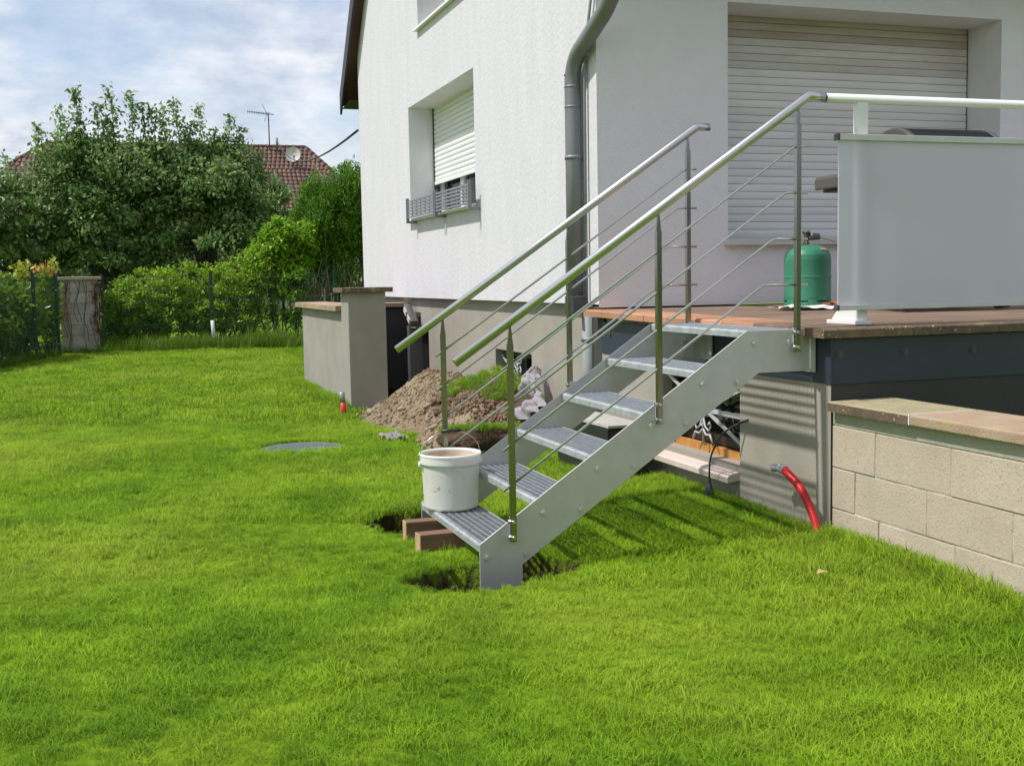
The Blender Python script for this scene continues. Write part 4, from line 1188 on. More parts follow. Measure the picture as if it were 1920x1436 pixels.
hx = np.arange(.35, 1.80, .022); hyy = np.arange(2.95, 6.9, .024)
HX, HY = np.meshgrid(hx, hyy)
H = heap_h(HX, HY)
HZ = .165 + (H - .055) + nz(HX, HY) * smooth(.02, .15, H)
HZ = np.maximum(HZ, .08)
V = np.stack([HX.ravel(), HY.ravel(), HZ.ravel()], 1)
a = (np.arange(len(hyy) - 1)[:, None] * len(hx) + np.arange(len(hx) - 1)[None]).ravel()
F = np.stack([a, a + 1, a + len(hx) + 1, a + len(hx)], 1)
heap = link("soil_heap", mesh_np("soil_heap", V - np.array([1.1, 5, .15]), F, True), soil_m, None, (1.1, 5, .15))
tag(heap, "heap of dug out sandy soil and stones against the house plinth", "soil heap")
def ico(sub=1):
    bm = bmesh.new(); bmesh.ops.create_icosphere(bm, subdivisions=sub, radius=1)
    v = np.array([q.co[:] for q in bm.verts]); f = np.array([[w.index for w in p.verts] for p in bm.faces]); bm.free()
    return v, f
IV, IF = ico(1)
def clods(name, pts, sizes, m_, parent, seed):
    r = np.random.default_rng(seed)
    Vs, Fs = [], []
    for i, (p_, s_) in enumerate(zip(pts, sizes)):
        q = Euler(r.uniform(0, 6.28, 3)).to_matrix()
        v = IV * (1 + r.uniform(-.3, .3, (len(IV), 1))) * np.array([1, r.uniform(.6, 1), r.uniform(.5, .8)]) * s_
        v = v @ np.array(q).T + p_
        Vs.append(v); Fs.append(IF + len(IV) * i)
    org = np.array(WO[parent.name]) if parent else np.zeros(3)
    me_ = mesh_np(name, np.concatenate(Vs) - org, np.concatenate(Fs))
    return link(name, me_, m_, parent, tuple(org))
n_ = 4800
px_, py_ = hr.uniform(.4, 1.75, n_ * 3), hr.uniform(3.0, 6.85, n_ * 3)
hh = heap_h(px_, py_)
ok = hr.uniform(0, .2, n_ * 3) < hh - .03
px_, py_ = px_[ok][:n_], py_[ok][:n_]
pz_ = .165 + heap_h(px_, py_) - .055 + nz(px_, py_)
P_ = np.stack([px_, py_, np.maximum(pz_, .16)], 1)
tag(clods("soil_clods", P_, np.abs(hr.normal(.004, .0085, len(P_))) + .004, soil_m, heap, 5), kind='stuff')
P2 = P_[::14] + np.array([0, 0, .004])
tag(clods("pebbles", P2, np.abs(hr.normal(.007, .008, len(P2))) + .006, stone_m, heap, 6), kind='stuff')
qx, qy = hr.uniform(1.05, 1.72, 2800), hr.uniform(3.7, 4.95, 2800)
k_ = (heap_h(qx, qy) > .12) & (qx + .35 * (qy - 4.2) > 1.15 + hr.normal(0, .08, 2800)); qx, qy = qx[k_], qy[k_]
P3 = np.stack([qx, qy, .165 + heap_h(qx, qy) - .045 + nz(qx, qy)], 1)
tag(clods("damp_clods", P3, np.abs(hr.normal(.005, .011, len(P3))) + .006, damp_clod_m, heap, 8), kind='stuff')
for (x_, y_, s_) in ((.70, 4.35, .055), (.86, 5.2, .045), (1.02, 4.9, .05), (.72, 5.9, .05), (1.05, 5.7, .04), (.88, 4.2, .04), (.66, 5.2, .035), (1.2, 5.1, .04)):
    zz = .165 + float(heap_h(np.array(x_), np.array(y_))) - .03
    v = IV * (1 + hr.uniform(-.15, .15, (len(IV), 1))) * np.array([1.3, .8, .55]) * s_
    me_ = mesh_np("stone", v, IF, True)
    o = link("stone", me_, stone_m, heap, (x_, y_, zz)); o.rotation_euler = (hr.uniform(-.4, .4), hr.uniform(-.4, .4), hr.uniform(0, 3))
    sd = o.modifiers.new("sub", 'SUBSURF'); sd.levels = 1; sd.render_levels = 1
ang = hr.uniform(0, 6.28, 150); rr_ = hr.uniform(.86, 1.16, 150); hs_ = hr.integers(0, 2, 150)
P4 = np.array([[HOLES[h][0] + HOLES[h][2] * q * math.cos(a_), HOLES[h][1] + HOLES[h][3] * q * math.sin(a_), 0] for h, q, a_ in zip(hs_, rr_, ang)])
P4[:, 2] = ground_z(P4[:, 0], P4[:, 1]) + .012
tag(clods("loose_soil", P4, np.abs(hr.normal(.002, .006, 150)) + .004, dark_soil_m, None, 15), kind='stuff')
film = sheet("plastic_film", .56, 4.25, .185, .17, .30, .022, 9, film_m, None, 22, 22)
tag(film, "small crumpled clear plastic film at the lawn edge of the soil heap", "plastic film")
def drape(V3):
    U_ = (V3[:, 0] - V3[:, 0].min()) / np.ptp(V3[:, 0]); T_ = (V3[:, 1] - V3[:, 1].min()) / np.ptp(V3[:, 1])
    A, B, C_, D = (np.array(p) for p in ((1.775, 4.10, .76), (1.765, 3.98, .72), (1.52, 4.00, .24), (1.62, 3.42, .40)))
    U_, T_ = U_[:, None], T_[:, None]
    q = (A * (1 - U_) + B * U_) * (1 - T_) + (C_ * (1 - U_) + D * U_) * T_
    q[:, 0] -= (V3[:, 2] - .2) * .9 - .02
    q[:, 2] += (V3[:, 2] - .2) * .4
    return q
film2 = sheet("plastic_film", 1.62, 3.8, .2, .30, .62, .05, 21, film_m, None, 26, 34, curve=drape)
tag(film2, "large sheet of pale plastic film propped against the house plinth beside the grass sods", "plastic film")

# grass tufts -------------------------------------------------------
def tuft_mesh(name, n, rad, h0, h1, w, lean, seed, m_):
    r = np.random.default_rng(seed)
    ang = r.uniform(0, 2 * np.pi, n); rr = rad * np.sqrt(r.uniform(0, 1, n))
    bx, by = rr * np.cos(ang), rr * np.sin(ang)
    da = r.uniform(0, 2 * np.pi, n); h = r.uniform(h0, h1, n); ln = r.uniform(.1, lean, n) * h
    dxx, dyy = np.cos(da), np.sin(da)
    fa = da + np.pi / 2 + r.normal(0, .5, n); sx, sy = np.cos(fa), np.sin(fa)
    ww = w * r.uniform(.7, 1.25, n)
    V = np.zeros((n, 7, 3))
    for k, (t, wt) in enumerate(((0, .85), (.4, 1.0), (.75, .7))):
        cx_ = bx + dxx * ln * t ** 1.8; cy2 = by + dyy * ln * t ** 1.8; cz = h * t * (1 - .12 * t)
        for s_, o_ in ((-1, 0), (1, 1)):
            V[:, 2 * k + o_, 0] = cx_ + s_ * sx * ww * wt / 2
            V[:, 2 * k + o_, 1] = cy2 + s_ * sy * ww * wt / 2
            V[:, 2 * k + o_, 2] = cz - (.01 if k == 0 else 0)
    V[:, 6, 0] = bx + dxx * ln; V[:, 6, 1] = by + dyy * ln; V[:, 6, 2] = h * .88
    base = np.arange(n)[:, None] * 7
    T = np.concatenate([base + np.array(f_) for f_ in ((0, 1, 3), (0, 3, 2), (2, 3, 5), (2, 5, 4), (4, 5, 6))], 0)
    me_ = mesh_np(name, V.reshape(-1, 3), T, True)
    me_.materials.append(m_)
    return me_

def tuft_collection(name, specs, m_):
    c = bpy.data.collections.new(name)
    for i, sp in enumerate(specs):
        o = bpy.data.objects.new(name + "_tuft", tuft_mesh(name + "_tuft", *sp, 100 + i, m_))
        c.objects.link(o)
    return c
C_near = tuft_collection("near_lawn", [(66, .060, .013, .035, .0021, 1.9)] * 6, grass_m)
C_far = tuft_collection("far_lawn", [(50, .10, .018, .042, .0042, .9)] * 4, grass_m)
C_long = tuft_collection("long_lawn", [(34, .050, .030, .085, .0027, 1.1)] * 5, grass_m)
C_weed = tuft_collection("weed", [(26, .12, .12, .42, .007, .6)] * 5, weed_m)

def scatter(name, groups, parent=None):
    """groups: list of (collection, points, scale, tilt xy); one object whose node tree instances the tufts"""
    ng = bpy.data.node_groups.new(name, 'GeometryNodeTree')
    ng.interface.new_socket("Geometry", in_out='INPUT', socket_type='NodeSocketGeometry')
    ng.interface.new_socket("Geometry", in_out='OUTPUT', socket_type='NodeSocketGeometry')
    gi = ng.nodes.new('NodeGroupInput'); go = ng.nodes.new('NodeGroupOutput')
    join = ng.nodes.new('GeometryNodeJoinGeometry')
    allp = np.concatenate([g[1] for g in groups]); org = np.array(WO[parent.name]) if parent else np.zeros(3)
    me_ = bpy.data.meshes.new(name); me_.vertices.add(len(allp)); me_.vertices.foreach_set('co', (allp - org).astype(np.float32).ravel())
    sc_ = np.concatenate([g[2] for g in groups]).astype(np.float32)
    rot_ = np.concatenate([np.stack([g[3][:, 0], g[3][:, 1], rng.uniform(0, 6.28, len(g[1]))], 1) for g in groups]).astype(np.float32)
    gid = np.concatenate([np.full(len(g[1]), i) for i, g in enumerate(groups)]).astype(np.int32)
    A = me_.attributes.new('scl', 'FLOAT', 'POINT'); A.data.foreach_set('value', sc_)
    A = me_.attributes.new('rot', 'FLOAT_VECTOR', 'POINT'); A.data.foreach_set('vector', rot_.ravel())
    A = me_.attributes.new('gid', 'INT', 'POINT'); A.data.foreach_set('value', gid)
    def attr(nm, typ):
        n_ = ng.nodes.new('GeometryNodeInputNamedAttribute'); n_.data_type = typ; n_.inputs['Name'].default_value = nm
        return [s_ for s_ in n_.outputs if s_.enabled][0]
    s_at, r_at, g_at = attr('scl', 'FLOAT'), attr('rot', 'FLOAT_VECTOR'), attr('gid', 'INT')
    for i, g in enumerate(groups):
        iop = ng.nodes.new('GeometryNodeInstanceOnPoints')
        ci = ng.nodes.new('GeometryNodeCollectionInfo'); ci.inputs['Collection'].default_value = g[0]
        ci.inputs['Separate Children'].default_value = True; ci.inputs['Reset Children'].default_value = True
        cmp_ = ng.nodes.new('FunctionNodeCompare'); cmp_.data_type = 'INT'; cmp_.operation = 'EQUAL'
        ins = [s_ for s_ in cmp_.inputs if s_.enabled]
        ng.links.new(g_at, ins[0]); ins[1].default_value = i
        ng.links.new(gi.outputs[0], iop.inputs['Points']); ng.links.new(cmp_.outputs[0], iop.inputs['Selection'])
        ng.links.new(ci.outputs[0], iop.inputs['Instance']); iop.inputs['Pick Instance'].default_value = True
        rv = ng.nodes.new('FunctionNodeRandomValue'); rv.data_type = 'INT'
        ri = [s_ for s_ in rv.inputs if s_.enabled]
        for s_ in ri:
            if s_.name == 'Max': s_.default_value = len(g[0].objects) - 1
            if s_.name == 'Min': s_.default_value = 0
            if s_.name == 'Seed': s_.default_value = i
        ng.links.new([s_ for s_ in rv.outputs if s_.enabled][0], iop.inputs['Instance Index'])
        e2r = ng.nodes.new('FunctionNodeEulerToRotation')
        ng.links.new(r_at, e2r.inputs[0]); ng.links.new(e2r.outputs[0], iop.inputs['Rotation'])
        ng.links.new(s_at, iop.inputs['Scale'])
        ng.links.new(iop.outputs[0], join.inputs[0])
    ng.links.new(join.outputs[0], go.inputs[0])
    o = link(name, me_, None, parent, tuple(org))
    md = o.modifiers.new("scatter", 'NODES'); md.node_group = ng
    return o

def lawn_ok(x, y):
    ok = np.ones(len(x), bool)
    for h in HOLES: ok &= hole_d(x, y, h) > 1.07
    ok &= np.hypot(x - MAN[0], y - MAN[1]) > MAN[2] + .035
    ok &= ~((x > 1.655) & (y > -4.6) & (y < 2.8))
    ok &= ~((x > 1.6) & (y >= 2.8) & (y < 11.3))
    ok &= ~((heap_h(x, y) > .075) & (y > 3.0) & (y < 6.9) & (x > .45))
    ok &= ~((x > .70) & (y > 6.75) & (y < 10.3))
    ok &= ~((x > -.17) & (x < .26) & (y > .42) & (y < .52))
    ok &= ~((x > -.22) & (x < .26) & (y > .73) & (y < .82))
    ok &= ~((x > 1.29) & (x < 1.66) & (y > 1.6) & (y < 2.55))
    return ok

def in_view(x, y, mx=.7):
    d = np.stack([x - CAM.x, y - CAM.y], 1)
    f = np.array([math.sin(_yaw), math.cos(_yaw)]); r = np.array([math.cos(_yaw), -math.sin(_yaw)])
    dep = d @ f; lat = d @ r
    return (dep > 2.0) & (np.abs(lat) < dep * .475 + mx), dep

def lean(x, y, k=1.0):
    a = 1.9 * np.sin(.9 * x + .5 * y) + 1.4 * np.sin(1.9 * x - 1.3 * y + 2) + .8 * np.sin(4.3 * x + 3.1 * y)
    m = .18 + .12 * np.sin(1.3 * x + 2.1 * y + 1) + .08 * np.sin(5 * x - 4 * y)
    return np.stack([np.cos(a) * m, np.sin(a) * m], 1) * k + rng.normal(0, .10, (len(x), 2))

def sample(area, dens, dmin, dmax):
    x0, x1, y0, y1 = area
    n = int((x1 - x0) * (y1 - y0) * dens)
    x = rng.uniform(x0, x1, n); y = rng.uniform(y0, y1, n)
    v, dep = in_view(x, y)
    k = v & (dep > dmin) & (dep <= dmax) & lawn_ok(x, y)
    return x[k], y[k]
groups = []
x, y = sample((-5, 3, -3.6, 3), 800, 0, 6.2)
vig = .74 + .30 * np.sin(.8 * x + 1.7 * y) * np.sin(1.9 * x - .6 * y) + .34 * smooth(-.2, 1.4, x)
near_hole = np.minimum(np.minimum(hole_d(x, y, HOLES[0]), hole_d(x, y, HOLES[1])), (np.hypot(x - MAN[0], y - MAN[1]) / MAN[2]) ** 2)
vig = vig + .22 * np.sin(14 * x + 5 * y) * np.sin(11 * y - 9 * x) + .12 * np.sin(31 * x - 12 * y) * np.sin(27 * y + 16 * x)
vig = vig * (.5 + .5 * smooth(1.0, 1.7, near_hole))
groups.append((C_near, np.stack([x, y, ground_z(x, y)], 1), np.clip(vig * rng.uniform(.75, 1.25, len(x)), .4, 1.6), lean(x, y)))
x, y = sample((-7, 4, -1, 9), 480, 6.2, 10.5)
groups.append((C_near, np.stack([x, y, ground_z(x, y)], 1), rng.uniform(.85, 1.45, len(x)), lean(x, y)))
x, y = sample((-10, 5, 3, 20), 170, 10.5, 27)
groups.append((C_far, np.stack([x, y, ground_z(x, y)], 1), rng.uniform(.8, 1.4, len(x)), lean(x, y)))
# longer grass left along walls and hole rims
def strip(x0, x1, y0, y1, n, s0, s1):
    x = rng.uniform(x0, x1, n); y = rng.uniform(y0, y1, n)
    k = lawn_ok(x, y)
    x, y = x[k], y[k]
    return np.stack([x, y, ground_z(x, y)], 1), rng.uniform(s0, s1, len(x)), lean(x, y, .8)
st_ = [strip(1.60, 1.735, -3.4, -.16, 1500, .6, 1.35), strip(1.40, 1.66, -3.4, -.1, 900, .45, .9), strip(1.58, 1.66, -.1, 1.6, 420, .5, 1.0), strip(1.1, 1.6, -.3, 1.6, 500, .4, .8),
       strip(.62, .70, 6.8, 10.3, 500, .7, 1.5), strip(.38, .60, 3.1, 6.7, 500, .5, 1.1), strip(.2, 1.5, .1, 1.0, 380, .4, .8), strip(.4, 1.62, 1.0, 3.1, 700, .5, 1.0)]
# the wall itself stands at x > 1.66 only for y > -.16; grass grows right up to the block wall
x = rng.uniform(1.64, 1.708, 900); y = rng.uniform(-3.6, -.17, 900)
st_.append((np.stack([x, y, ground_z(x, y)], 1), rng.uniform(.6, 1.3, 900), lean(x, y, .7)))
for h in HOLES:
    q = rng.uniform(0, 6.28, 120); rr = rng.uniform(1.10, 1.30, 120)
    x = h[0] + h[2] * rr * np.cos(q); y = h[1] + h[3] * rr * np.sin(q)
    k = lawn_ok(x, y) & (y > h[1] + .5 * h[3]); x, y = x[k], y[k]
    st_.append((np.stack([x, y, ground_z(x, y)], 1), rng.uniform(.35, .7, len(x)), lean(x, y, 1.0)))
q = rng.uniform(0, 6.28, 260); x = MAN[0] + (MAN[2] + .06) * np.cos(q); y = MAN[1] + (MAN[2] + .06) * np.sin(q)
k = y > MAN[1]; x, y = x[k], y[k]
st_.append((np.stack([x, y, ground_z(x, y)], 1), rng.uniform(.4, .7, len(x)), lean(x, y)))
x = rng.uniform(-4, 1.6, 1500); y = rng.uniform(-3.4, 5, 1500); k = lawn_ok(x, y) & in_view(x, y)[0]; x, y = x[k], y[k]
st_.append((np.stack([x, y, ground_z(x, y)], 1), rng.uniform(.4, .85, len(x)), lean(x, y, 1.6)))
groups.append((C_long, np.concatenate([s[0] for s in st_]), np.concatenate([s[1] for s in st_]), np.concatenate([s[2] for s in st_])))
tag(scatter("grass", groups), kind='stuff')

# sods lying on and before the heap
def sod(cx, cy, cz, sx, sy, sz, rot, label, seed):
    r = np.random.default_rng(seed)
    v, f = ico(3)
    d_ = 1 + .12 * np.sin(v[:, :1] * 7 + seed) * np.sin(v[:, 1:2] * 9) + r.uniform(-.07, .07, (len(v), 1))
    v = np.sign(v) * np.abs(v) ** .75 * d_ * np.array([sx, sy, sz])
    M_ = np.array(Euler(rot).to_matrix())
    root = link("grass_sod", mesh_np("grass_sod", v @ M_.T, f, True), dark_soil_m, None, (cx, cy, cz))
    tag(root, label, "grass sod", "cut sods by the soil heap")
    n = int(900 * sx * sy * 4)
    gx, gy_ = r.uniform(-.92, .92, n), r.uniform(-.92, .92, n)
    P = np.stack([gx * sx, gy_ * sy, np.full(n, sz * .85)], 1) @ M_.T + np.array([cx, cy, cz])
    tl = np.tile(np.array([[rot[0], rot[1]]]), (n, 1)) + r.normal(0, .25, (n, 2))
    g = scatter("sod_grass", [(C_long, P, r.uniform(.4, .85, n), tl)], root)
    tag(g, kind='stuff')
sod(1.50, 4.45, .50, .24, .30, .10, (.25, -.25, .2), "grass sod lying on top of the soil heap near the basement window", 1)
sod(1.27, 4.75, .50, .10, .13, .05, (.1, -.5, .1), "small grass sod on the crest of the soil heap left of the others", 2)
sod(1.60, 3.95, .36, .17, .17, .13, (-.5, .9, .3), "round upturned grass sod with dark roots beside the plastic film", 3)
sod(1.17, 3.46, .25, .36, .36, .09, (-.12, .10, .3), "wide grass sod at the foot of the soil heap near the stairs", 4)
MB().tube([(1.58, 3.42, .16), (1.585, 3.42, .44)], .014, 10).build("black_stake", black_plastic_m, None, origin=(1.58, 3.42, .16))
tag(bpy.data.objects["black_stake"], "thin black stake standing in the ground behind the staircase by the sods", "stake")
lf = MB().add([(-.03, -.012, .0), (0, -.022, .008), (.035, 0, .0), (0, .02, .01), (0, 0, .004)], [(0, 1, 4), (1, 2, 4), (2, 3, 4), (3, 0, 4)]).build("fallen_leaf", dry_leaf_m, None, recalc=False)
lf.location = (1.24, -.76, float(ground_z(1.24, -.76)) + .045)
tag(lf, "dry tan leaf lying on the grass in front of the block wall", "leaf")

# ------------------------------------------------------------------ fence
FB = [(-1.84, 19.75), (.22, 18.95), (2.55, 18.1)]
FL = [(-2.62, 18.35), (-2.93, 17.1), (-3.5, 14.7)]
def fence_run(pts, label):
    root = thing("mesh_fence", label, "fence", (pts[0][0], pts[0][1], .17))
    for (x, y) in pts:
        z = float(ground_z(x, y))
        p_ = MB().box(x - .03, y - .03, z - .1, x + .03, y + .03, z + 1.53).build("post", fence_m, root, origin=(x, y, z), bevel=.004)
        MB().box(x - .032, y - .032, z + 1.5301, x + .032, y + .032, z + 1.55).build("post_cap", fence_m, p_)
        for zz in (.25, .75, 1.25):
            MB().obox((x + .0, y - .034, z + zz), (.018, .008, .018)).build("bolt", steel_m, p_)
    for (xa, ya), (xb, yb) in zip(pts[:-1], pts[1:]):
        mb = MB(); L_ = math.hypot(xb - xa, yb - ya); n = int(L_ / .05)
        z = .19
        ux, uy = (xb - xa) / L_, (yb - ya) / L_
        for k in range(1, n):
            t = k / n; x, y = xa + (xb - xa) * t, ya + (yb - ya) * t
            mb.obox((x, y, z + .74), (.005, .005, 1.46), (0, 0, 0))
        for zz in (.03, .23, .43, .47, .51, .71, .91, .95, .99, 1.19, 1.39, 1.44):
            mb.obox(((xa + xb) / 2, (ya + yb) / 2, z + zz), (L_ - .06, .007, .007), (0, 0, math.atan2(uy, ux)))
        tag(mb.build("wire_panel", fence_m, root), kind='stuff')
fence_run(FB, "green wire mesh fence with posts before the bright hedge at the back")
fence_run(FL, "green wire mesh fence with posts along the left side of the lawn")
wp = MB().tube([(.235, 18.72, .15), (.225, 18.72, .42), (.222, 18.72, .43), (.205, 18.72, .76)], [.026, .026, .036, .036], 12).build("white_pipe", white_pipe_m, None, origin=(.235, 18.72, .15))
tag(wp, "white plastic pipe standing against a green fence post at the back", "pipe")

# old block pillar with withered vines
old = thing("old_block_wall", "weathered grey block wall end with dried vines behind the corner fence posts", "wall", (-2.25, 19.5, .15))
x0, x1, y0, y1 = -2.62, -1.90, 19.40, 20.4
z = .10
mb = MB().box(x0 + .012, y0 + .012, .05, x1 - .012, y1, 1.60); mb.build("mortar_core", old_mortar_m, old)
ob = {}
for r_ in range(7):
    w_ = [.0, .36, .72] if r_ % 2 == 0 else [0, .18, .54, .72]
    for a_, b_ in zip(w_[:-1], w_[1:]):
        k = round(b_ - a_, 2)
        if k not in ob:
            m_ = MB().box(-k / 2 + .007, -.1, -.094, k / 2 - .007, .1, .094).mesh("block"); m_.materials.append(old_block_m); ob[k] = m_
        link("block", ob[k], None, old, (x0 + (a_ + b_) / 2, y0 + .10 + random.uniform(-.004, .004), z + .1 + r_ * .21))
    m_ = ob.setdefault('side', None)
    if m_ is None:
        m_ = MB().box(-.1, -.38, -.094, .1, .38, .094).mesh("block"); m_.materials.append(old_block_m); ob['side'] = m_
    link("block", m_, None, old, (x0 + .102, y0 + .205 + .385, z + .1 + r_ * .21))
MB().box(x0 - .05, y0 - .05, 1.6005, x1 + .06, y1 + .05, 1.665).build("cap_slab", old_cap_m, old, bevel=.01)
vn = thing("withered_vine", "withered red brown vine hanging down the face of the old block wall", "vine", (-2.2, 19.38, .15))
vr = np.random.default_rng(4)
mb = MB()
for (xa, n_) in ((-2.50, 4), (-2.30, 2), (-2.14, 2), (-1.94, 5)):
    for k in range(n_):
        x = xa + vr.normal(0, .03); pts = []
        zt = 1.58; zb_ = vr.uniform(.1, .8)
        for t in np.linspace(0, 1, 9):
            pts.append((x + .04 * math.sin(t * 7 + k) + vr.normal(0, .008), 19.375 - .008 * k % 3, zt + (zb_ - zt) * t))
        mb.tube(pts, .0045, 5)
mb.build("stems", vine_m, vn)

# ------------------------------------------------------------------ foliage
def leaf_arrays(P, size, r, up=.5, width=.52, outw=None, droop=0.0):
    n = len(P)
    d = r.normal(0, 1, (n, 3)); d[:, 2] -= droop
    if outw is not None: d += outw * 1.2
    d /= np.linalg.norm(d, axis=1, keepdims=True) + 1e-9
    nr = r.normal(0, 1, (n, 3)); nr[:, 2] += up * 3
    s = np.cross(d, nr); s /= np.linalg.norm(s, axis=1, keepdims=True) + 1e-9
    nn = np.cross(s, d)
    L = size[:, None]
    w = L * width * .5
    V = np.stack([P, P + d * L * .42 + s * w + nn * L * .06, P + d * L - nn * L * .05, P + d * L * .42 - s * w + nn * L * .06], 1)
    b = np.arange(n)[:, None] * 4
    F = np.concatenate([b + np.array([0, 1, 2]), b + np.array([0, 2, 3])], 1).reshape(-1, 3)
    return V.reshape(-1, 3), F

def crown(name, P, size, m_, parent, seed, **kw):
    V, F = leaf_arrays(P, size, np.random.default_rng(seed), **kw)
    org = np.array(WO[parent.name]) if parent else np.zeros(3)
    return link(name, mesh_np(name, V - org, F), m_, parent, tuple(org))

def clump_points(lobes, n_clumps, per, rad, r, shell=.55, flat=.75):
    """points in many leaf clumps spread through ellipsoid lobes, denser near their surface"""
    vol = np.array([l[3] * l[4] * l[5] for l in lobes]) ** (2 / 3); pk = vol / vol.sum()
    out = []; cen = []
    for c in range(n_clumps):
        l = lobes[r.choice(len(lobes), p=pk)]
        d = r.normal(0, 1, 3); d /= np.linalg.norm(d)
        t = shell + (1 - shell) * r.uniform() ** .6 if r.uniform() < .8 else r.uniform(.2, shell)
        ctr = np.array(l[:3]) + d * np.array(l[3:6]) * t
        k = int(per * r.uniform(.5, 1.5))
        q = r.normal(0, 1, (k, 3)); q /= np.linalg.norm(q, axis=1, keepdims=True)
        rr = rad * r.uniform(.5, 1.35) * r.uniform(.2, 1, (k, 1)) ** .5
        out.append(ctr + q * rr * np.array([1, 1, flat])); cen.append(ctr)
    return np.concatenate(out), np.array(cen)

def tree(name, label, x, y, lobes, n_clumps, per, rad, leaf, m_, seed, sprouts=(), trunk_h=1.2, group=None, cat="tree", droop=.3, limbs=8):
    r = np.random.default_rng(seed)
    z = float(ground_z(x, y))
    root = thing(name, label, cat, (x, y, z), group)
    lobes = [(l[0], l[1], l[2] + .13, l[3], l[4], l[5]) for l in lobes]
    P, cen = clump_points(lobes, int(n_clumps * .55), int(per * 1.75), rad * 1.25, r, flat=.62)
    P = P[P[:, 2] > z + .05]
    hi = cen[cen[:, 2] > z + 2.2]
    for k in range(26):
        c = hi[r.integers(len(hi))]
        n_ = int(r.uniform(25, 60)); L_ = r.uniform(.35, .75); d_ = np.array([r.normal(0, .45), r.normal(0, .3), 1.0]); d_ /= np.linalg.norm(d_)
        t = r.uniform(0, 1, (n_, 1))
        P = np.concatenate([P, c + d_ * t * L_ + r.normal(0, 1, (n_, 3)) * (.10 * (1 - t) + .03)])
    mb2 = MB()
    for (sx, sy, z0, z1, lx) in sprouts:
        k = int((z1 - z0) * 150)
        t = r.uniform(0, 1, k) ** .85
        wob = .05 * np.sin(t * 5 + sx)
        cx_ = sx + lx * t + wob; cz_ = z0 + (z1 - z0) * t
        spread = .12 * (1 - t) + .05
        q = r.normal(0, 1, (k, 3))
        P = np.concatenate([P, np.stack([cx_ + q[:, 0] * spread, sy + q[:, 1] * spread, cz_ + q[:, 2] * .03], 1)])
        mb2.tube([(sx + lx * u + .05 * math.sin(u * 5 + sx), sy, z0 - .3 + (z1 - z0 + .3) * u) for u in np.linspace(0, 1, 6)], [.016, .014, .012, .009, .006, .004], 5)
    size = leaf * r.uniform(.65, 1.3, len(P))
    crown("crown", P, size, m_, root, seed + 1, droop=droop)
    mb = MB()
    top = Vector((x + r.uniform(-.1, .1), y, z + trunk_h))
    mb.tube([(x, y, z - .1), (x + .02, y, z + trunk_h * .5), top], [.13, .11, .10], 9)
    for k in range(limbs):
        c = cen[r.integers(len(cen))]
        mid = top.lerp(Vector(c), .5) + Vector((r.normal(0, .1), r.normal(0, .1), .15))
        mb.tube([top, mid, Vector(c)], [.06, .04, .015], 6)
    tr = mb.build("trunk", bark_m, root)
    if mb2.v: mb2.build("shoots", fresh_twig_m, root)
    return root

AY = 22.6
apple = [
    ("apple_tree", "dark leafy apple tree at the far left with one tall upright shoot", -3.6, AY, [(-3.7, AY, 2.2, 1.1, 1.1, 1.5), (-3.1, AY + .2, 2.8, .9, .9, 1.0), (-4.6, AY - .2, 2.5, 1.2, 1.1, 1.7)], 330, 80, .30, 31,
        [(-3.07, AY, 3.50, 5.00, 0.00), (-2.80, AY, 3.50, 4.80, 0.10), (-4.30, AY, 3.30, 4.00, 0.00)]),
    ("apple_tree", "tall dark apple tree in the middle with many upright leafy shoots", -1.6, AY + .3, [(-1.7, AY + .3, 2.4, 1.4, 1.2, 1.6), (-1.2, AY + .2, 3.7, 1.1, 1.0, 1.0), (-2.2, AY + .1, 3.75, .9, .8, .95)], 480, 85, .29, 32,
        [(-2.55, AY, 3.90, 5.40, -0.08), (-2.30, AY, 3.90, 5.85, 0.05), (-1.91, AY, 3.90, 5.50, 0.10), (-1.50, AY, 3.90, 5.85, -0.03), (-1.14, AY, 3.90, 5.75, 0.05), (-0.87, AY, 3.90, 5.55, 0.05), (-2.10, AY, 3.90, 5.10, -0.10), (-1.70, AY, 3.90, 5.20, 0.08)]),
    ("apple_tree", "dark apple tree nearest the hedge on the right with shoots before the tiled roof", .4, AY + .1, [(.4, AY + .1, 2.4, 1.4, 1.2, 1.6), (.7, AY, 3.65, 1.0, .9, .95), (1.65, AY, 2.6, .85, .8, 1.3), (-.3, AY + .2, 3.65, .9, .8, .95)], 480, 85, .29, 33,
        [(-0.59, AY, 3.80, 5.45, -0.05), (-0.45, AY, 3.80, 5.50, 0.08), (-0.09, AY, 3.80, 5.60, 0.00), (0.13, AY, 3.80, 5.10, 0.10), (0.46, AY, 3.80, 5.55, -0.06), (0.95, AY, 3.80, 5.30, 0.12), (1.17, AY, 3.80, 5.05, 0.15), (1.50, AY, 3.80, 4.50, 0.25), (0.70, AY, 3.80, 5.00, 0.05), (0.25, AY, 3.80, 5.00, -0.10)]),
]
for a_ in apple:
    tree(a_[0], a_[1], a_[2], a_[3], a_[4], a_[5], a_[6] * .72, a_[7], .118, apple_m, a_[8], a_[9], group="apple trees behind the fence")

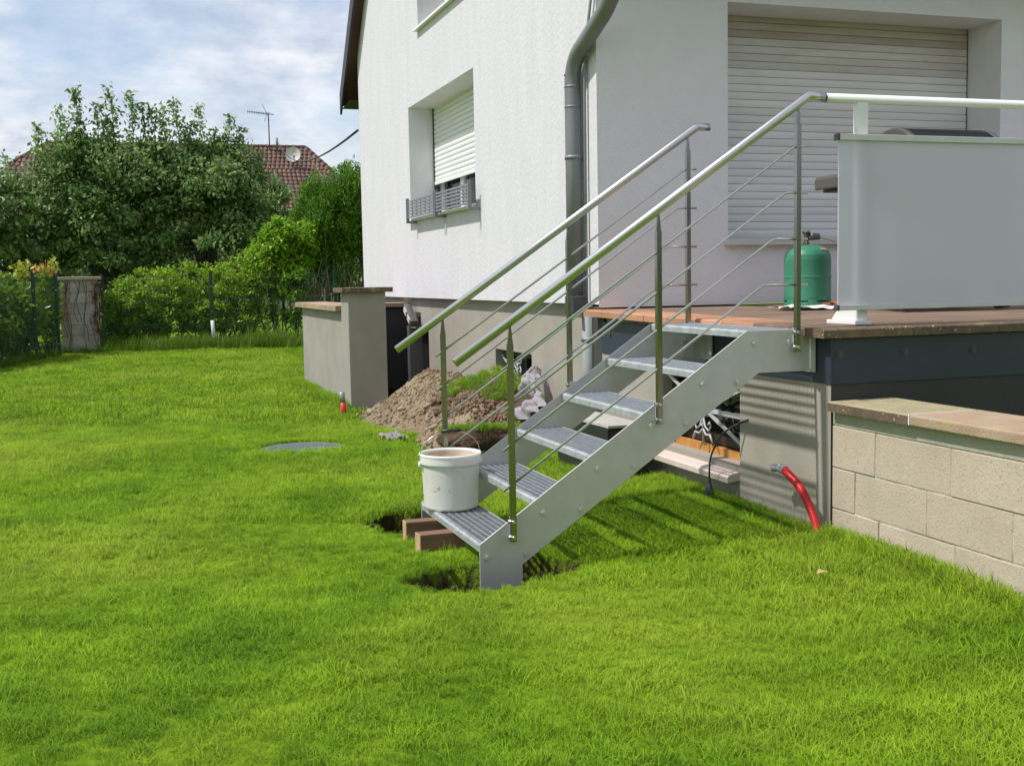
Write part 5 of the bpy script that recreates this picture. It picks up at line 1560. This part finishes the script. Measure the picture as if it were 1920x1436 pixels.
def shrub(name, label, cat, x, y, lobes, n_clumps, per, rad, leaf, m_, seed, group=None, up=.5, width=.55, flat=.8, stems=8, outw=False, shell=.6, extra=None):
    r = np.random.default_rng(seed)
    z = float(ground_z(x, y))
    root = thing(name, label, cat, (x, y, z), group)
    P, cen = clump_points(lobes, n_clumps, per, rad, r, shell=shell, flat=flat)
    P = P[P[:, 2] > z + .03]
    size = leaf * r.uniform(.6, 1.3, len(P))
    ow = np.tile(np.array([[0, 0, .9]]), (len(P), 1)) if outw else None
    crown("foliage", P, size, m_, root, seed + 1, up=up, width=width, outw=ow)
    mb = MB()
    for k in range(stems):
        c = Vector(cen[r.integers(len(cen))]); b0 = Vector((c.x * .6 + x * .4, c.y * .6 + y * .4, z - .05))
        mb.tube([b0, b0.lerp(c, .5) + Vector((r.normal(0, .06), r.normal(0, .06), 0)), c], [.02, .014, .006], 5)
    mb.build("stems", bark_m, root)
    if extra: extra(root, r)
    return root

HY_ = 20.0
hl = []
for x_, h_ in ((-1.75, 1.15), (-1.35, 1.45), (-.95, 1.66), (-.5, 1.75), (-.05, 1.72), (.35, 1.72), (.8, 1.78), (1.2, 1.95)):
    hl.append((x_, HY_ + .15 - .36 * (x_ - .2) * .35, .2 + h_ * .5, .42, .55, h_ * .5))
shrub("privet_hedge", "bright green privet hedge behind the wire fence along the back of the lawn", "hedge", -.2, HY_, hl, 520, 60, .15, .075, hedge_m, 51, stems=30, up=.7)
shrub("leafy_shrub", "light green broad leaved shrub between the hedge and the dark conifer", "shrub", 1.75, 19.7, [(1.75, 19.75, 2.15, .40, .40, .75), (1.95, 19.65, 1.4, .42, .4, .75), (2.2, 19.6, 2.3, .35, .35, .5), (1.42, 19.8, 1.95, .35, .4, .6)], 230, 55, .17, .10, shrub_m, 53, stems=12, up=.7)
def thuja_extra(root, r):
    mb = MB()
    for k in range(46):
        x_ = r.uniform(2.2, 3.3); y_ = 19.2 + r.uniform(-.35, .2); z_ = .2
        pts = [(x_, y_, z_)]
        for t in range(4):
            pts.append((pts[-1][0] + r.normal(0, .10), pts[-1][1] + r.normal(0, .06), pts[-1][2] + r.uniform(.25, .5)))
        mb.tube(pts, [.014, .012, .009, .006, .003], 5)
    mb.build("bare_branches", bark_m, root)
shrub("conifer", "dense dark green conifer with bare lower branches against the far corner of the house", "conifer", 2.9, 20.0, [(2.75, 20.0, 2.9, .55, .55, .85), (3.3, 20.1, 3.0, .55, .6, .95), (2.45, 20.0, 2.5, .45, .5, .8), (3.0, 20.2, 2.0, .75, .5, .8), (3.75, 20.1, 2.9, .5, .6, 1.0)], 620, 75, .17, .13, thuja_m, 55, up=.05, width=.17, flat=1.5, stems=20, outw=True, extra=thuja_extra)
ll = []
for x_, y_, h_ in ((-3.15, 17.2, 1.45), (-3.35, 16.4, 1.5), (-3.55, 15.6, 1.5), (-3.7, 14.8, 1.45), (-2.98, 18.0, 1.4), (-3.9, 16.6, 1.6)):
    ll.append((x_ - .25, y_, .2 + h_ * .5, .42, .6, h_ * .5))
def laurel_extra(root, r):
    P = np.array([-3.1, 17.3, 1.75]) + r.normal(0, 1, (150, 3)) * np.array([.09, .1, .09])
    tag(crown("yellow_young_shoots", P, .10 * r.uniform(.6, 1.2, len(P)), yellow_leaf_m, root, 77), kind="stuff")
shrub("laurel_hedge", "glossy laurel hedge with yellow green young tops along the left fence", "hedge", -3.5, 16.6, ll, 300, 60, .17, .11, laurel_m, 57, stems=16, extra=laurel_extra)
def photinia_extra(root, r):
    P = np.array([-2.84, 18.75, 1.80]) + r.normal(0, 1, (60, 3)) * np.array([.16, .1, .07])
    tag(crown("red_young_shoots", P, .10 * r.uniform(.6, 1.2, len(P)), red_leaf_m, root, 79), kind="stuff")
    P = np.array([-2.72, 18.75, 1.86]) + r.normal(0, 1, (60, 3)) * np.array([.09, .1, .07])
    tag(crown("yellow_young_shoots", P, .10 * r.uniform(.6, 1.2, len(P)), yellow_leaf_m, root, 80), kind="stuff")
shrub("photinia_shrub", "shrub with red and yellow young shoots beside the old block wall", "shrub", -2.85, 18.9, [(-2.85, 18.95, 1.0, .25, .3, .75)], 45, 45, .14, .09, laurel_m, 59, stems=8, extra=photinia_extra)
P = np.stack([rng.uniform(-16, 14, 9000), rng.normal(-16, .8, 9000), rng.uniform(.1, 1, 9000) ** .8 * 4.6], 1)
P[:, 2] *= .8 + .25 * np.sin(P[:, 0] * 1.3) + .1 * np.sin(P[:, 0] * 3.7)
tag(crown("unseen_tree_belt", P, rng.uniform(.25, .5, 9000), apple_m, None, 91), kind='stuff')  # out of view behind the camera, added to darken steel reflections and bounce
# plants filling the gap behind, a farther dark hedge
vl = np.stack([rng.normal(-1.95, .045, 240), np.full(240, 19.36), rng.uniform(.55, 1.58, 240)], 1)
vl2 = np.stack([rng.normal(-2.50, .035, 80), np.full(80, 19.36), rng.uniform(.8, 1.58, 80)], 1)
tag(crown("dead_leaves", np.concatenate([vl, vl2]), rng.uniform(.03, .065, 320), dead_leaf_m, vn, 93), kind='stuff')
fl = [(x_, 24.6, 1.6, 1.0, .7, 1.5) for x_ in np.arange(-6, 5, 1.2)]
shrub("background_hedge", "dark hedge in deep shade behind the apple trees", "hedge", -1, 24.6, fl, 340, 60, .30, .12, apple_m, 61, stems=12)
# tall weeds along the foot of the fence
x = rng.uniform(-1.9, 2.6, 620); y = 19.55 - .36 * (x + 1.85) + rng.normal(0, .16, 620)
x2 = rng.uniform(-3.5, -2.65, 160); y2 = 17.3 + (x2 + 2.9) * 4.1 + rng.normal(0, .15, 160)
x3 = rng.uniform(-2.7, -1.8, 90); y3 = rng.uniform(18.9, 19.35, 90)
x4 = rng.uniform(.9, 2.4, 120); y4 = rng.uniform(18.2, 18.9, 120)
x_all = np.concatenate([x, x2, x3, x4]); y_all = np.concatenate([y, y2, y3, y4])
sc_all = np.concatenate([rng.uniform(.45, 1.15, 620), rng.uniform(.3, .7, 160), rng.uniform(.25, .6, 90), rng.uniform(.7, 1.5, 120)])
tag(scatter("tall_weeds", [(C_weed, np.stack([x_all, y_all, ground_z(x_all, y_all)], 1), sc_all, rng.normal(0, .12, (len(x_all), 2)))]), kind='stuff')

# ------------------------------------------------------------------ neighbouring house
nb = thing("neighbour_house", "house with a brown tiled half hipped roof behind the apple trees", "house", (1.5, 60, .2))
NR = 8.65
MB().box(-6.3, 55, 0, 9.1, 65, 5.0).build("wall", nb_wall_m, nb)
# front slope as single tiles in courses
ry, rz = 58.0, NR
ey, ez = 54.0, 5.0
nrow = 17
dyr, dzr = (ey - ry) / nrow, (ez - rz) / nrow
xl_top, xr_top, xl_b, xr_b, hip_z = -4.66, 8.16, -6.5, 9.22, 7.35
def xlim(z):
    t = min(1, (rz - z) / (rz - hip_z)); return xl_top + (xl_b - xl_top) * t, xr_top + (xr_b - xr_top) * t
Vs = []; Fs = []
tw_ = .23
for r_ in range(nrow):
    ya, za = ry + dyr * r_, rz + dzr * r_
    yb, zb = ry + dyr * (r_ + 1.12), rz + dzr * (r_ + 1.12)
    xl, xr = xlim((za + zb) / 2)
    n = int((xr - xl) / tw_)
    for i in range(n):
        x0 = xl + (xr - xl) * i / n; x1 = xl + (xr - xl) * (i + 1) / n - .01
        b_ = len(Vs)
        lift = .06 + random.uniform(-.008, .008)
        nrm = Vector((0, dzr, -dyr)).normalized() * -1
        if nrm.z < 0: nrm = -nrm
        for (yy, zz, lf_) in ((ya, za, .02), (yb, zb, lift)):
            for k_, q in enumerate((0, .25, .5, .75, 1)):
                hgt = lf_ + .05 * math.sin(q * math.pi)
                Vs.append((x0 + (x1 - x0) * q, yy + nrm.y * hgt, zz + nrm.z * hgt))
        for k_, q in enumerate((0, 1)):
            Vs.append((x0 if q == 0 else x1, yb + nrm.y * 0, zb + nrm.z * 0))
        for k_ in range(4):
            Fs.append([b_ + k_, b_ + k_ + 1, b_ + 5 + k_ + 1, b_ + 5 + k_])
        Fs.append([b_ + 5, b_ + 9, b_ + 11, b_ + 10])
org = np.array(WO[nb.name])
tiles = link("roof_tiles", mesh_np("roof_tiles", np.array(Vs) - org, np.array(Fs)), roof_tile_m, nb, tuple(org)); tag(tiles, kind='stuff')
mb = MB()
mb.add([(xl_top, ry, rz - .02), (xr_top, ry, rz - .02), (xr_b, ry + 4, hip_z - .9), (xl_b, ry + 4, hip_z - .9)], [(0, 1, 2, 3)])
mb.add([(xl_b - .02, ey, ez - .03), (xr_b + .02, ey, ez - .03), (xr_top, ry, rz - .05), (xl_top, ry, rz - .05)], [(0, 1, 2, 3)])
mb.add([(xr_top, ry, rz - .01), (xr_b, ry + 1.42 * dyr * 0 - 1.42, hip_z - .01), (xr_b, ry + 1.42, hip_z - .01)], [(0, 1, 2)])
mb.add([(xl_top, ry, rz - .01), (xl_b, ry - 1.42, hip_z - .01), (xl_b, ry + 1.42, hip_z - .01)], [(0, 1, 2)])
mb.build("roof", ridge_m, nb, recalc=False)
for i in range(36):
    x0 = xl_top + (xr_top - xl_top) * i / 36
    MB().tube([(x0, ry, rz + .04), (x0 + (xr_top - xl_top) / 36 - .01, ry, rz + .03)], [.12, .10], 8).build("ridge_tile", ridge_m, nb, origin=(x0, ry, rz))
for s, (xa, xb) in enumerate(((xr_top, xr_b), (xl_top, xl_b))):
    for i in range(6):
        t0_, t1_ = i / 6, (i + .95) / 6
        f_ = lambda t: (xa + (xb - xa) * t, ry - 1.42 * t, rz + .03 + (hip_z - rz) * t)
        MB().tube([f_(t0_), f_(t1_)], [.10, .12], 8).build("hip_tile", ridge_m, nb, origin=f_(t0_))
MB().add([(xr_b + .03, ry - 1.42, hip_z), (xr_b + .03, ey, ez), (xr_b + .03, ey, ez - .3), (xr_b + .03, ry - 1.42, hip_z - .35)], [(0, 1, 2, 3)]).build("verge_trim", white_alu_m, nb, recalc=False)
ant = thing("tv_antenna", "thin television antenna mast on the brown tiled roof", "antenna", (6.2, 57.7, 8.5))
MB().tube([(6.22, 57.7, 8.3), (6.22, 57.7, 10.45)], .035, 8).build("mast", antenna_m, ant)
mb = MB().tube([(5.15, 57.7, 10.45), (6.5, 57.7, 10.32)], .022, 6)
for t in np.linspace(0, .85, 13):
    mb.tube([(5.15 + 1.3 * t, 57.55, 10.45 - .13 * t), (5.15 + 1.3 * t, 57.85, 10.45 - .13 * t)], .012, 5)
    mb.tube([(5.15 + 1.3 * t, 57.7, 10.37 - .13 * t), (5.15 + 1.3 * t, 57.7, 10.53 - .13 * t)], .012, 5)
mb.tube([(6.15, 57.7, 10.35), (5.9, 57.6, 10.85)], .015, 5).tube([(6.15, 57.7, 10.35), (6.0, 57.6, 9.95)], .015, 5)
mb.build("yagi_boom", antenna_m, ant)
dish = thing("satellite_dish", "weathered round satellite dish on the brown tiled roof", "satellite dish", (7.3, 57.0, 7.7))
mb = MB()
prof = [(.001, 0), (.2, .02), (.38, .07), (.50, .13), (.49, .145), (.37, .085), (.2, .035), (.001, .015)]
mb.lathe(prof, (0, 0, 0), 28, caps=False)
dm = mb.mesh("reflector"); dm.materials.append(dish_m)
o = link("reflector", dm, None, dish, (7.3, 56.65, 8.12)); o.scale = (.8, .8, .8); o.rotation_euler = (math.radians(78), 0, math.radians(-18))
MB().tube([(7.3, 56.68, 8.1), (7.35, 57.3, 7.6)], .04, 8).build("arm", antenna_m, dish)
MB().tube([(7.32, 56.6, 7.62), (7.25, 56.1, 7.95)], .02, 6).tube([(7.25, 56.1, 7.93), (7.25, 56.05, 8.02)], .05, 8).build("feed_arm", antenna_m, dish)
# overhead cable from the house corner to the roof
ca, cb = Vector((1.70, 11.05, 3.52)), Vector((6.6, 57.6, 9.0))
cb_pts = [ca.lerp(cb, t) - Vector((0, 0, 2.0 * 4 * t * (1 - t) * .36)) for t in np.linspace(0, 1, 25)]
oc = MB().tube(cb_pts, .018, 6).build("overhead_cable", cable_m, None, origin=tuple(ca))
tag(oc, "thin overhead cable strung from the white house to the tiled roof", "cable")
MB().tube([(6.6, 57.6, 8.5), (6.6, 57.6, 9.1)], .06, 8).build("cable_mast", antenna_m, nb)
